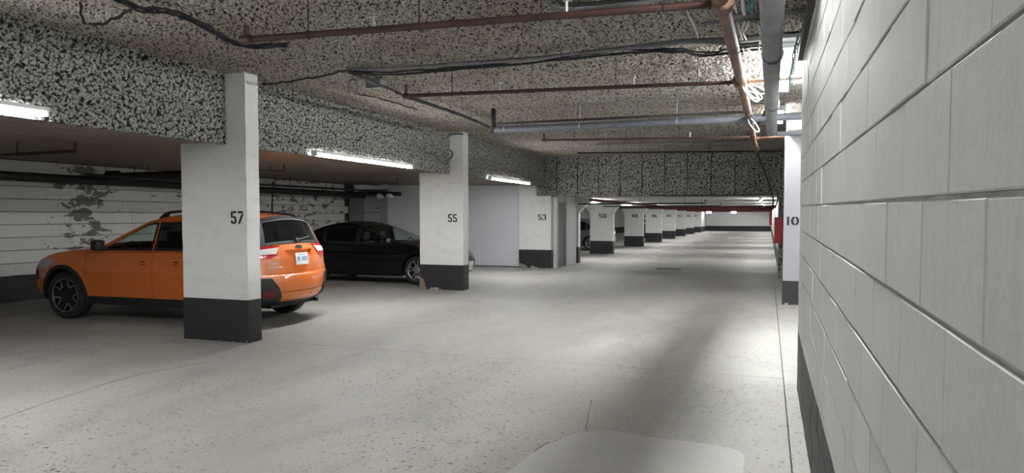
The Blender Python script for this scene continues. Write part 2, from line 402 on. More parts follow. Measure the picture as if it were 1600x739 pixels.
# aisle ceiling, beam side, cross drop: sprayed insulation
struct(obj('ceiling_slab', B(XB-.05, 3.1, -8.2, YD+.2, ZC+.04, ZC+.3), M['soffit']))
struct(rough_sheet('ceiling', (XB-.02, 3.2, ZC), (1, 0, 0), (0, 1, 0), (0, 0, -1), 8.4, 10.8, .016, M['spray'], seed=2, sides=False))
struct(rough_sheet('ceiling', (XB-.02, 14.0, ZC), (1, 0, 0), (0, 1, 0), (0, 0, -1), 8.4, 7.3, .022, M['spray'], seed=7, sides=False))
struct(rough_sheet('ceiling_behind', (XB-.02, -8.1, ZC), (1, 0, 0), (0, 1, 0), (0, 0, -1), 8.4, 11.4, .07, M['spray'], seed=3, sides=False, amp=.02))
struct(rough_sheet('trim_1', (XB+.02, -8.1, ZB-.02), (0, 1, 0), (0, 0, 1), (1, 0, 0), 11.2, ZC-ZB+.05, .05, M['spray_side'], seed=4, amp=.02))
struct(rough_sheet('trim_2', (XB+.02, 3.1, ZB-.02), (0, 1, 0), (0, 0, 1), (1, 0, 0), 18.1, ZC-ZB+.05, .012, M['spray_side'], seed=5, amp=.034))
dr = struct(obj('wall_drop', B(XB-.3, 2.1, YD+.07, YD+.35, ZF-.02, 3.8), M['soffit']))
pw = .655; x = -6.80
k = 0
while x < .9:
    wd = min(pw, 1.0-x)
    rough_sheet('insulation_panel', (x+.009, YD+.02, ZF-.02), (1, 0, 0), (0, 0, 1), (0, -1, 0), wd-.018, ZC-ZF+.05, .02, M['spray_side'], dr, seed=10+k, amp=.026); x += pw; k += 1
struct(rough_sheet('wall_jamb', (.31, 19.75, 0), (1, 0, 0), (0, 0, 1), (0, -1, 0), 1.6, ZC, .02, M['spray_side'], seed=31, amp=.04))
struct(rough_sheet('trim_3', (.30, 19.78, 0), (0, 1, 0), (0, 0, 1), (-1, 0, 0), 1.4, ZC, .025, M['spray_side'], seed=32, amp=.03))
# low ceiling beyond and the beam over the far pillars
struct(obj('ceiling_far', B(XL-.2, .6, YD+.3, YF+.2, ZF, ZF+.3), M['ceil_far']))
struct(obj('trim_4', B(-7.2, -6.21, 24.1, YF, ZF-.14, ZF), M['pillar']))
# ================================================================ DIGITS
def arc(cx, cy, rx, ry, a0, a1, n=9): return [(cx+rx*math.cos(math.radians(a0+(a1-a0)*i/n)), cy+ry*math.sin(math.radians(a0+(a1-a0)*i/n))) for i in range(n+1)]
DG = {
 '5': [[(.07, 1), (.07, .5)], [(.19, .94), (.5, .94)], arc(.2, .30, .25, .27, 88, -70), arc(.26, .30, .22, .27, 190, 250)],
 '7': [[(.0, .93), (.5, .93)], [(.46, .80), (.1, .0)]],
 '3': [arc(.22, .74, .22, .21, 160, -75), arc(.22, .27, .24, .22, 75, -75), arc(.24, .27, .24, .22, 190, 245)],
 '0': [arc(.25, .5, .2, .44, 100, 260, 12), arc(.27, .5, .2, .44, 80, -80, 12)],
 '1': [[(.42, 1), (.42, 0)]],
 '2': [arc(.24, .72, .21, .22, 175, -20), [(.44, .62), (.06, .12)], [(.02, .06), (.5, .06)]],
 '4': [[(.30, 1), (.03, .38)], [(.0, .27), (.5, .27)], [(.37, .9), (.37, 0)]],
 '6': [arc(.27, .5, .22, .45, 95, 260, 12), arc(.26, .28, .2, .22, 150, -80, 10)],
 '8': [arc(.25, .74, .18, .2, 80, -80), arc(.25, .74, .18, .2, 100, 260), arc(.25, .27, .21, .22, 80, -80), arc(.25, .27, .21, .22, 100, 260)],
 '9': [arc(.25, .71, .2, .22, -30, 260, 12), arc(.2, .5, .26, .45, 50, -80, 12)],
}
def digit(ch, x, z, h, y, parent, sw=.17, m=None, wf=1.):
    """stencilled digit on a face looking towards -y"""
    bm = bmesh.new()
    for st in DG[ch]:
        for (ax, az), (bx, bz) in zip(st, st[1:]):
            A = Vector((ax, az)); C_ = Vector((bx, bz)); t = (C_-A); L = t.length
            if L < 1e-6: continue
            t /= L; s = Vector((-t.y, t.x))*sw/2; e = t*.012 if len(st) > 2 else Vector((0, 0))
            q = [A+s-e, A-s-e, C_-s+e, C_+s+e]
            prism(bm, [(x+p_.x*h*wf, z+p_.y*h) for p_ in q], 'y', y-.004, y+.002)
    return obj('painted_digit', bm, m or M['digit'], parent)
def number(txt, xr, zc, h, y, parent, wf=1.):
    wd = .5*h*wf; gap = .17*h*wf; tot = len(txt)*wd+(len(txt)-1)*gap; x0 = xr-tot
    for i, ch in enumerate(txt): digit(ch, x0+i*(wd+gap), zc-h/2, h, y, parent, wf=wf)
# ================================================================ PILLARS
G_P = 'white numbered concrete pillars'
def chipped(pts, amp=.008, step=.12):
    out = []
    for a, b in zip(pts, pts[1:]+pts[:1]):
        n_ = max(1, int(math.dist(a, b)/step))
        for i in range(n_):
            t = i/n_; j = 0 if i == 0 else amp
            out.append((a[0]+(b[0]-a[0])*t+random.uniform(-j, j), a[1]+(b[1]-a[1])*t+random.uniform(-j, j)))
    return out
def big_pillar(txt, xl, xr, y, dep, label, zn, nx, nh):
    t = thing('pillar', label, 'pillar', (0, 0, 0)); t.location = ((xl+xr)/2, y+dep/2, 0)
    P = [(xl, 0), (xr, 0), (xr, ZC), (XB+.03, ZC), (XB-.01, 3.2), (XB+.035, 2.95), (XB+.02, ZB+.18), (XB-.02, ZB+.02), (xl, ZB+.03)]
    bm = bmesh.new(); prism(bm, chipped([(a-t.location.x, b) for a, b in P], .004), 'y', -dep/2, dep/2); obj('shaft', bm, M['pillar'], t)
    obj('painted_base', B(xl-t.location.x-.004, xr-t.location.x+.004, -dep/2-.004, dep/2+.004, 0, BAND), M['band'], t)
    number(txt, nx-t.location.x, zn, nh, -dep/2, t)
    return t
big_pillar('57', -7.28, -6.23, 7.36, .24, 'nearest white concrete pillar, stencilled 57, in front of the orange car', 1.605, -6.29, .16)
p55 = big_pillar('55', -7.27, -6.22, 14.15, .28, 'white concrete pillar stencilled 55, chipped black base, beside the black car', 1.575, -6.37, .175)
bmc = bmesh.new(); prism(bmc, [(-.531, 0), (-.40, 0), (-.37, .03), (-.40, .08), (-.395, .14), (-.43, .17), (-.42, .215), (-.455, .22), (-.47, .255), (-.50, .25), (-.531, .29)], 'y', -.1465, .1)
obj('chipped_patch', bmc, mat('bare_chipped_concrete', (.24, .20, .16), .9), p55)
# pillar 53 at the storage corner
bmc = bmesh.new(); prism(bmc, [(-.30, .0), (-.08, .0), (-.05, .03), (-.10, .05), (-.12, .035), (-.16, .06), (-.20, .03), (-.25, .045)], 'y', -.147, -.12); obj('chipped_patch', bmc, mat('pale_chipped_concrete', (.40, .39, .36), .9), p55)
t = thing('pillar', 'white concrete pillar stencilled 53 beside the grey door', 'pillar', (-6.83, 21.2, 0))
bm = bmesh.new(); prism(bm, [(-.52, 0), (.52, 0), (.52, ZF), (.05, ZF), (.03, 2.6), (-.52, 2.6)], 'y', -.12, .12); obj('shaft', bm, M['pillar'], t)
obj('painted_base', B(-.525, .525, -.126, .124, 0, BAND+.02), M['band'], t)
bmc = bmesh.new(); prism(bmc, [(-.52, 0), (-.24, 0), (-.27, .06), (-.34, .10), (-.42, .115), (-.49, .15), (-.52, .13)], 'y', -.135, .1); obj('chipped_patch', bmc, mat('rough_bare_concrete', (.27, .255, .235), .9), t)
bmc = bmesh.new(); prism(bmc, [(-.14, 0), (.1, 0), (.06, .03), (-.02, .035), (-.06, .07), (-.12, .05)], 'y', -.133, .1); obj('chipped_patch', bmc, mat('pale_plaster_chip', (.5, .49, .46), .9), t)
number('53', .36, 1.58, .17, -.12, t, 1.25)
def small_pillar(txt, y, flare, label, xl=-7.2, xr=-6.2, dep=.28, zn=1.62, nh=.19):
    t = thing('pillar', label, 'pillar', ((xl+xr)/2, y+dep/2, 0)); hw = (xr-xl)/2; z1 = ZF-.14; z0 = z1-.36
    obj('shaft', B(-hw, hw, -dep/2, dep/2, 0, z0), M['pillar'], t)
    bm = bmesh.new(); a = [bm.verts.new((sx*hw, sy*dep/2, z0)) for sx, sy in ((-1, -1), (1, -1), (1, 1), (-1, 1))]
    b = [bm.verts.new((sx*(hw+flare), sy*(dep/2+flare*.25), z1)) for sx, sy in ((-1, -1), (1, -1), (1, 1), (-1, 1))]
    for k in range(4): bm.faces.new((a[k], a[(k+1) % 4], b[(k+1) % 4], b[k]))
    bm.faces.new(b); bm.faces.new(a[::-1]); obj('capital', bm, M['pillar'], t)
    obj('cap_block', B(-hw-flare, hw+flare, -dep/2-flare*.25, dep/2+flare*.25, z1+.001, ZF-.001), M['pillar'], t)
    obj('painted_base', B(-hw-.004, hw+.004, -dep/2-.004, dep/2+.004, 0, BAND), M['band'], t)
    if txt:
        tot = 1.17*nh*1.35; number(txt, tot/2+.05, zn, nh, -dep/2, t, 1.35)
    return t
for (txt, y, fl_, extra) in (('50', 29.9, .30, 'beside the parked grey car'), ('48', 37.7, .27, 'with a flared top, in front of the storage rack'), ('46', 44.6, .10, 'right of the storage rack'),
                         ('44', 51.4, .08, 'third from the far end of the row but two'), ('42', 58.2, .06, 'small in the distance'), ('40', 65.0, .05, 'last but one in the row'), ('39', 71.8, .04, 'last of the row before the far wall')):
    small_pillar(txt, y, fl_, {'44': 'white pillar stencilled 44 far down the aisle'}.get(txt, 'white pillar stencilled %s %s' % (txt, extra)))
small_pillar('', 23.8, .38, 'unnumbered white pillar with flared top at the corner of the storage room', xl=-7.1, xr=-6.14)
# pillar 10 on the right
t = thing('pillar', 'white pillar stencilled 10 at the right behind the block wall', 'pillar', (.72, 14.05, 0))
obj('shaft', B(-.45, .45, -.14, .14, 0, 3.14, bev=.004), mat('pale_blue_paint', (.36, .365, .40), .6), t)
obj('painted_base', B(-.454, .454, -.144, .144, 0, .44), M['band'], t)
number('10', -.20, 1.535, .155, -.14, t, 1.5)
struct(obj('trim_5', B(.30, 1.9, 13.5, 14.3, 3.145, ZC+.05), M['pillar']))
# ================================================================ BACK OF THE BAYS AND STORAGE ROOM
wb = struct(obj('wall_board', B(-12.1, -7.36, 21.23, 21.35, 0, 2.7), M['black']))
xs = [-12.1, -10.95, -9.85, -8.95, -7.37]
for i, (a, b) in enumerate(zip(xs, xs[1:])):
    obj('board_panel', B(a+.004, b-.004, 21.2, 21.25, .03, 2.66), M['bluewhite' if i % 2 else 'board'], wb)
cb = thing('metal_cabinet', 'tall grey sheet metal cabinet against the back wall behind the black car', 'cabinet', (-12.72, 20.95, 0))
obj('body', B(-.62, .62, -.18, .25, 0, 2.3), M['cab1'], cb)
dd = obj('door', B(-.60, -.06, -.20, -.18, .05, 2.25), M['cab1'], cb)
obj('door', B(-.02, .60, -.20, -.18, .05, 1.72), M['cab2'], cb); obj('top_panel', B(-.02, .60, -.20, -.18, 1.76, 2.27), M['cab2'], cb)
obj('switch', B(.48, .56, -.215, -.20, 1.86, 1.9), M['black'], cb)
# storage room: side wall with door
struct(obj('wall_storage', B(-6.32, -6.2, 22.52, 23.78, 0, ZF), M['board']))
struct(obj('wall_storage_return', B(-13.3, -6.32, 23.7, 23.8, 0, ZF), M['wallpaint']))
struct(obj('trim_6', B(-6.33, -6.19, 21.32, 21.50, 0, ZF), M['trim'])); struct(obj('trim_7', B(-6.33, -6.18, 22.40, 22.52, 0, ZF), M['trim'])); struct(obj('trim_8', B(-6.33, -6.19, 21.5, 22.40, 2.07, ZF), M['trim']))
d1 = struct(obj('door_1', B(-6.29, -6.24, 21.505, 22.395, .01, 2.06), M['door']))
for (z0, z1) in ((.12, .85), (.97, 1.62), (1.72, 1.97)):
    for (y0, y1) in ((21.60, 21.90), (22.0, 22.30)):
        obj('raised_panel', B(-6.245, -6.23, y0, y1, z0, z1, bev=.006), M['door'], d1)
h = obj('door_handle', T([(-6.24, 22.35, .93), (-6.17, 22.35, .93), (-6.16, 22.24, .93)], .012), M['steel'], d1)
obj('lock_plate', B(-6.245, -6.232, 22.32, 22.38, .86, 1.08), M['steel'], d1)
for z in (.3, 1.05, 1.8): obj('hinge', B(-6.245, -6.225, 21.5, 21.53, z, z+.1), M['steel'], d1)
struct(obj('wall_corner', B(-6.5, -6.2, 72.1, YF, 0, ZF), M['wallpaint']))
# storage rack far left
rk = thing('storage_rack', 'dark storage rack with white strips between the pillars 48 and 46', 'rack', (-8.15, 48.3, 0))
for sx in (-.8, .8):
    for sy in (0, .5): obj('upright', B(sx-.03, sx+.03, sy, sy+.05, 0, 2.08), M['black'], rk)
for z in (.35, .75, 1.15, 1.5, 1.85): obj('shelf', B(-.8, .8, 0, .5, z, z+.03), M['black'], rk)
obj('back_sheet', B(-.8, .8, .51, .53, .1, 2.08), M['black'], rk)
for (z, a, b) in ((1.93, -.6, .5), (1.73, -.3, .75), (1.45, -.1, .7), (1.28, -.75, .1), (1.1, -.2, .78), (.98, -.7, 0), (1.83, -.7, .6)):
    obj('white_strip', B(a, b, -.03, -.005, z-.03, z+.035), M['lampbody'], rk)
# far details
for (x, y) in ((-4.7, 62), (-2.7, 62)):
    sg = thing('hanging_sign', 'small white lit sign hanging far down the aisle, %s of the two' % ('left' if x < -4 else 'right'), 'sign', (x, y, 1.84))
    obj('sign_face', B(-.2, .2, -.03, .03, -.02, .17), M['signlit'], sg)
    for s_ in (-.12, .12): obj('hanger', T([(s_, 0, .17), (s_, 0, ZF-1.84)], .006, 5), M['black'], sg)
tag(obj('hose_cabinet', B(.16, .36, 19.42, 19.72, .92, 1.59, bev=.006), M['red']), 'large red fire cabinet on the rough jamb left of pillar 10', 'cabinet')
tag(obj('hose_cabinet', B(.1, .295, 60.5, 61.5, .85, 2.0, bev=.006), M['red']), 'small distant red cabinet on the far right wall', 'cabinet')
dn = thing('floor_drain', 'dark square drain grate in the aisle floor', 'drain', (-2.85, 22.1, 0))
obj('frame', B(-.36, .36, -.32, .32, -.01, .006), M['black'], dn)
for i in range(9): obj('bar', B(-.32+i*.075, -.285+i*.075, -.28, .28, .006, .014), M['conduit'], dn)
# ================================================================ LAMPS
def strip(label, x, y0, y1, z, wd=.10, group=None, lm='lamp'):
    t = thing('strip_lamp', label, 'lamp', (x, (y0+y1)/2, z), group=group); L = (y1-y0)/2
    obj('housing', B(-wd/2, wd/2, -L, L, .035, .075, bev=.006), M['lampbody'], t)
    bm = bmesh.new(); prism(bm, [(-wd*.45, .034), (wd*.45, .034), (wd*.40, .008), (wd*.2, -.008), (-wd*.2, -.008), (-wd*.40, .008)], 'y', -L+.02, L-.02)
    obj('diffuser', bm, M[lm], t)
    for s in (-1, 1): obj('end_cap', B(-wd/2, wd/2, s*L-.012, s*L+.012, -.012, .076), M['lampbody'], t)
    for s in (-.6, .6): obj('bracket', B(-wd/2-.05, 0, s*L-.03, s*L+.03, .07, .085), M['steel'], t)
    return t
strip('long lit lamp strip on the beam at the left edge of the photo', -6.44, 1.9, 4.86, 2.575)
strip('lit lamp strip on the beam just behind the nearest pillar, above the orange car', -6.44, 9.1, 12.15, 2.54)
strip('shorter-looking lit lamp strip on the beam before the grey door', -6.44, 16.3, 19.3, 2.53)
strip('lamp strip on the beam behind the photographer', -6.44, -5.3, -2.3, 2.56)
strip('bright lamp strip by the big grey pipe at the top of the near block wall', .175, 7.8, 10.5, 3.34, .13, lm='lamp_bright')
strip('lamp strip whose glare shows above pillar 10', .165, 12.4, 14.1, 3.34, .12)
strip('lamp strip beside the big pipe just above the top of the photo', .16, 2.0, 4.6, 3.34, .12)
strip('lamp strip beside the big pipe behind the photographer', .16, -4.2, -1.8, 3.34, .12, lm='lamp_dim')
strip('unseen added fill lamp strip over the aisle, lighting the pillar fronts', -3.6, -5.6, -3.2, 3.3, .12, lm='lamp_dim')  # added behind the camera as front light for the pillars
for i, y in enumerate((24.6, 31.8, 39.5, 46.5, 53.0, 60.0, 67, 73)):
    strip('small distant lamp strip at the low ceiling, %s along the aisle' % ('first', 'second', 'third', 'fourth', 'fifth', 'sixth', 'seventh', 'eighth')[i], -5.9, y, y+2.4, ZF-.08, .08, 'distant lamp strips', 'lamp')
    strip('small distant lamp strip on the right of the low ceiling, %s along the aisle' % ('first', 'second', 'third', 'fourth', 'fifth', 'sixth', 'seventh', 'eighth')[i], -.25, y+1, y+3.4, ZF-.08, .07, 'distant lamp strips', 'lamp')
# ================================================================ PIPES
ZP = 3.1
def hanger(x, y, z, r, parent, m='conduit', top=ZC, rod=.007):
    bm = bmesh.new(); tube(bm, [(x, y, z+r), (x, y, top)], rod, 5)
    tube(bm, [(x, y+math.cos(a)*(r+.006), z+math.sin(a)*(r+.006)) for a in [2*PI*k/10 for k in range(11)]], .006, 4)
    return obj('hanger', bm, M[m], parent)
def hanger_y(x, y, z, r, parent, m='conduit', top=ZC):
    bm = bmesh.new(); tube(bm, [(x, y, z+r), (x, y, top)], .007, 5)
    tube(bm, [(x+math.cos(a)*(r+.006), y, z+math.sin(a)*(r+.006)) for a in [2*PI*k/10 for k in range(11)]], .006, 4)
    return obj('hanger', bm, M[m], parent)
def coupling(p, d, r, l, m, parent):
    p = Vector(p); d = Vector(d).normalized(); return obj('coupling', T([p-d*l/2, p-d*l*.42, p+d*l*.42, p+d*l/2], lambda t: r*(1 if 0 < t < 1 else .8), 10), m, parent)
mp = thing('sprinkler_main_pipe', 'thick rusty main pipe running along the ceiling beside the big grey pipe', 'pipe')
obj('pipe', T([(-.35, -7.9, ZP), (-.33, 3.0, ZP), (-.30, 8.2, ZP), (-.28, 13.3, ZP), (-.28, 13.55, ZP-.02), (-.27, 13.75, ZP-.12), (-.22, 14.3, ZP-.22)], .052, 12), M['rust_main'], mp, True)
for y in (5.15, 8.2, 13.2):
    coupling((-.31, y, ZP), (0, 1, 0), .078, .16, M['rust_main'], mp)
for y in (6.6, 10.6): hanger_y(-.30, y, ZP, .052, mp)
def branch(label, pl, pr_, z, r, m='rust', hang=(.15, .4, .65, .88), drops=(.3, .7), end_up=0.):
    a = gz(*pl, z); b = gz(*pr_, z); y = (a.y+b.y)/2; t = thing('sprinkler_branch_pipe', label, 'pipe', (a.x, y, z)); L = b.x-a.x; dy = (b.y-a.y)*.5
    P = [(0, -dy, 0), (L, dy, 0)]
    if end_up: P = [(0, -dy, end_up), (0, -dy, .0), (r*1.5, -dy, 0), (L, dy, 0)]
    obj('pipe', T(P, r, 10), M[m], t, False)
    coupling((0, -dy, 0), (1, 0, 0), r*1.5, r*4, M[m], t)
    for f in hang: hanger(L*f, -dy+2*dy*f, 0, r, t, 'darkpipe', top=ZC-z, rod=.005)
    for f in drops:
        bm = bmesh.new(); tube(bm, [(L*f, -dy+2*dy*f, 0), (L*f, -dy+2*dy*f, .10)], .012, 6); tube(bm, [(L*f, -dy+2*dy*f, .10), (L*f, -dy+2*dy*f, .105)], .03, 8); obj('sprinkler_head', bm, M['steel'], t)
    return t
branch('nearest rusty pipe crossing under the rough ceiling', (385, 62), (1145, 4), ZP, .028, end_up=.12)
branch('second rusty pipe crossing the ceiling above the block wall lamp', (635, 150), (1160, 128), ZP, .022, end_up=.14)
branch('short rusty pipe from the main pipe to the block wall', (1165, 127), (1254, 120), ZP, .024, hang=(.5,), drops=(), m='rust_main')
branch('third thin rusty pipe crossing the ceiling near the insulated drop', (850, 219), (1180, 214), ZP, .02, end_up=.12)
branch('short orange rusted pipe ending above pillar 10', (1183, 216), (1240, 212), ZP, .022, hang=(), drops=(), m='rust_main')
branch('thin dark pipe crossing just before the insulated drop', (905, 239), (1222, 236), 3.2, .018, m='darkpipe', drops=())
t = thing('drain_pipe', 'blue grey pipe crossing the ceiling with an upturned left end', 'pipe', (0, 11.3, 0))
obj('pipe', T([(-4.38, 0, ZP-.02), (.05, .12, ZP), (.6, .05, ZP)], .056, 12), M['bluepipe'], t, True)
obj('riser', T([(-4.40, 0, ZP-.07), (-4.40, 0, ZC)], .04, 10), M['darkpipe'], t, True)
obj('side_pipe', T([(-4.3, -.10, ZP+.07), (-.3, .02, ZP+.09)], .02, 8), M['darkpipe'], t, True)
for x in (-4.2, -2.9, -1.35): hanger(x, 0, ZP, .052, t, 'steel')
t = thing('large_drain_pipe', 'big light grey round pipe running along the ceiling beside the lamp', 'pipe', (0, 0, 0))
obj('pipe', T([(-.03, -7.9, 2.93), (-.005, 2.3, 2.91), (.022, 9.2, 2.90), (.04, 11.4, 2.89)], .073, 20), M['galv'], t, True)
for y in (3.4, 6.0, 8.7, 11.0): obj('pipe_band', T([(-.005+.0035*y, y-.012, 2.91-.0015*y), (-.005+.0035*y, y+.012, 2.91-.0015*y)], .0765, 20), M['conduit'], t)
for y in (3.4, 6.0, 8.7): hanger_y(-.005+.0035*y, y, 2.90, .076, t)
tag(obj('wall_pipe', T([(.10, 11.5, 2.86), (1.6, 11.5, 2.86)], .035, 12), M['bluepipe'], None, True), 'short dark blue pipe above the head of pillar 10', 'pipe')
# red and black pipes under the low far ceiling
def longpipe(name, label, P, r, m): return tag(obj(name, T(P, r, 8), M[m], None, True), label, 'pipe')
longpipe('red_pipe', 'dark red pipe running down the far aisle left side', [(-5.3, 22, 2.13), (-5.1, 78, 2.13)], .04, 'redpipe')
for y, x0, x1, z in ((31.0, -6.6, .2, 1.99), (38.5, -7.0, .2, 2.03), (45.4, -7., .2, 2.05), (52, -7, .2, 2.03), (60, -7, .2, 2.02), (68, -7, .2, 2.02)):
    longpipe('red_pipe', 'red pipe crossing the far aisle %s' % {31.0: 'nearest of them all', 38.5: 'second from the drop', 45.4: 'third from the drop', 52: 'halfway down', 60: 'second from the far wall', 68: 'closest to the far wall'}[y], [(x0, y, z), (.297, y, z)], .045, 'redpipe')
for y, x0, x1, z, lab in ((23.6, -6.1, -1.9, 2.03, 'black pipe with an upturned end just behind the insulated drop'), (28, -6.2, -1.7, 2.0, 'longer black pipe with upturned end further behind the drop')):
    t = thing('black_pipe', lab, 'pipe', (0, y, 0))
    obj('pipe', T([(x0, 0, z), (x1, 0, z), (x1, 0, z+.12)], .022, 8), M['darkpipe'], t)
    for f in (.2, .5, .85): hanger(x0+(x1-x0)*f, 0, z, .02, t, 'black', top=ZF)
# left bays: pipes under the soffit
t = thing('sprinkler_main_pipe', 'thick dark pipe along the old block wall behind the orange car', 'pipe', (-12.75, 0, 0))
obj('pipe', T([(0, 2, 2.36), (0, 20.8, 2.30)], .085, 12), M['darkpipe'], t, True)
for y in (8.3, 10.9, 13.6, 16.2, 18.6): hanger_y(0, y, 2.35-.003*y+.02, .085, t, 'black', top=2.68)
cp = thing('cross_pipe', 'thick dark pipe branching from the wall pipe towards pillar 57 under the soffit', 'pipe', (-12.6, 10.9, 2.42))
obj('pipe', T([(0, 0, 0), (1.3, .08, .01), (2.6, .13, .03)], .085, 10), M['darkpipe'], cp, True)
coupling((.05, 0, 0), (1, 0, 0), .13, .3, M['darkpipe'], cp)
for x in (.9, 2.0): hanger(x, .09, .02, .085, cp, 'black', top=.24)
t = thing('bay_pipe', 'thin dark pipe between the thick wall pipe and the soffit', 'pipe', (-12.1, 0, 0))
obj('pipe', T([(0, 9.9, 2.40), (0, 20.9, 2.44)], .03, 8), M['darkpipe'], t, True)
for y in (11, 14, 16, 18): hanger_y(0, y, 2.42, .03, t, 'black', top=2.66)
for (pl, pr_, lab) in (((-40, 245), (118, 236), 'thin brown pipe under the soffit left of the photo with upturned end'), ((405, 267), (444, 268), 'short brown pipe under the soffit right of pillar 57'), ((540, 283), (621, 286), 'short brown pipe under the soffit left of pillar 55')):
    a = gz(*pl, 2.45); b = gz(*pr_, 2.45)
    t = thing('bay_sprinkler_pipe', lab, 'pipe', tuple(a)); d = b-a
    obj('pipe', T([(0, 0, 0), tuple(d), (d.x, d.y, .12)], .022, 8), M['rust'], t); hanger(d.x*.45, d.y*.45, 0, .02, t, 'black', top=.16)
t = thing('pipe_elbow', 'black tangle of pipe and pale rolls above the metal cabinet', 'pipe', (-12.1, 20.3, 2.35))
obj('pipe', T([(-.8, 0, 0), (.2, 0, 0), (.9, .2, -.02)], .07, 10, 5), M['darkpipe'], t, True)
for x in (.25, .6): obj('pale_roll', T([(x, -.12, -.08), (x, .12, -.08)], .07, 10), M['lampbody'], t)
tag(obj('wall_cable', T([(XL+.03, 16.9, 2.6), (XL+.03, 16.85, 1.5), (XL+.03, 16.95, .8)], .018, 5, 5), M['black']), 'thin dark cable down the old block wall right of pillar 57', 'cable')
# ================================================================ CABLES
def wob(P, n=4, j=.012):
    P = catmull(P, n); return [P[0]]+[p+Vector([random.uniform(-j, j) for _ in range(3)]) for p in P[1:-1]]+[P[-1]]
def cable(name, label, px_, z, r=.009, m='black', cat='cable', strands=1, spread=.02, j=.01):
    P = [gz(p[0], p[1], p[2] if len(p) > 2 else z) for p in px_]; bm = bmesh.new()
    for s in range(strands):
        o = Vector((random.uniform(-spread, spread), random.uniform(-spread, spread), random.uniform(-spread, spread)))*(1 if s else 0)
        tube(bm, wob([p+o for p in P], 5, j), r, 6)
    return tag(obj(name, bm, M[m], None, True), label, cat)
ZW = 3.38
cable('cable_bundle', 'black cables looping over the rough ceiling at the top left', [(170, -12), (215, 10), (262, 16), (295, 27), (335, 48), (362, 64), (400, 70), (450, 68)], ZW, .011, strands=4, spread=.03)
cable('cable', 'black cable drooping at the far top left corner', [(125, 3, 3.42), (130, 35, 3.25), (150, 40, 3.2), (180, 28, 3.3), (215, 11, ZW)], ZW, .012)
cable('cable', 'thin black cable from pillar 57 up to the cable bundle', [(410, 131, 3.2), (450, 128, 3.22), (500, 119, 3.28), (545, 109, ZW)], ZW, .012)
cable('grey_conduit', 'long grey conduit crossing the rough ceiling', [(545, 109), (620, 107), (720, 100), (860, 89), (1000, 72), (1075, 64), (1140, 62)], ZW, .026, 'conduit', 'conduit', j=0)
cable('grey_conduit', 'second grey conduit sagging beside the longest one', [(700, 99), (800, 95), (900, 84), (1010, 73), (1090, 66), (1150, 70), (1186, 68)], ZW-.05, .018, 'conduit', 'conduit', j=.004)
cable('cable_bundle', 'black cables strapped along the long grey conduit', [(545, 110), (600, 112), (700, 106), (830, 94), (960, 80), (1050, 76), (1100, 82), (1140, 78), (1200, 70)], ZW-.03, .011, strands=3, spread=.03)
cable('cable_bundle', 'black cables running away from the conduit corner towards pillar 55', [(547, 111), (580, 126), (612, 140), (640, 152), (690, 168), (735, 185), (766, 199)], ZW-.05, .012, strands=4, spread=.025)
cable('grey_conduit', 'thin grey conduit alongside the cables towards pillar 55', [(590, 131), (640, 154), (700, 174), (762, 196)], ZW-.03, .016, 'conduit', 'conduit', j=.004)
cable('cable', 'small black cable loop hanging left of the junction box', [(545, 145, 3.4), (546, 128, 3.38), (555, 125, 3.36), (559, 135, 3.38), (557, 146, 3.4)], ZW, .010, j=0)
cable('cable', 'thin black cable lying on the ceiling below the junction box', [(560, 147), (600, 156), (640, 168), (652, 172)], ZW+.04, .010)
jb = thing('junction_box', 'small dark junction box on the ceiling cables', 'box', tuple(gz(588, 131, ZW-.02))); obj('box', B(-.11, .11, -.09, .09, -.05, .05, bev=.008), M['conduit'], jb); obj('cover', B(-.10, .10, -.08, .08, -.06, -.05), M['black'], jb)
cable('conduit_bend', 'bent grey conduit at the top edge above the nearest rusty pipe', [(842, -12), (852, 2), (866, 11), (890, 13), (940, 10), (1000, 4), (1060, -4)], ZW-.06, .020, 'conduit', 'conduit', j=0)
cable('conduit_bend', 'dark cable inside the bent conduit at the top edge', [(862, -10), (872, 3), (890, 8), (940, 4), (1000, -2)], ZW-.08, .016, 'black', 'cable', j=.004)
cable('grey_conduit', 'short slanted conduit from the bent conduit to the long one', [(889, 22), (905, 42), (922, 63), (934, 76)], ZW-.02, .018, 'conduit', 'conduit', j=.002)
cable('grey_conduit', 'short slanted conduit left of the rusty main pipe', [(1068, -4), (1072, 18), (1082, 40), (1090, 58)], ZW-.02, .018, 'conduit', 'conduit', j=.002)
def gy(u, v, y):
    d = ray(u, v); return Vector((0, 0, EYE))+d*(y/d.y)
tag(obj('cable', T([gy(*q, 14.125) for q in ((724, 210), (712, 209), (702, 212), (700, 226), (695, 240), (698, 248), (704, 247), (707, 241), (704, 235), (698, 234))], .012, 6, 5), M['black'], None, True), 'black cable looped at the head of pillar 55', 'cable')
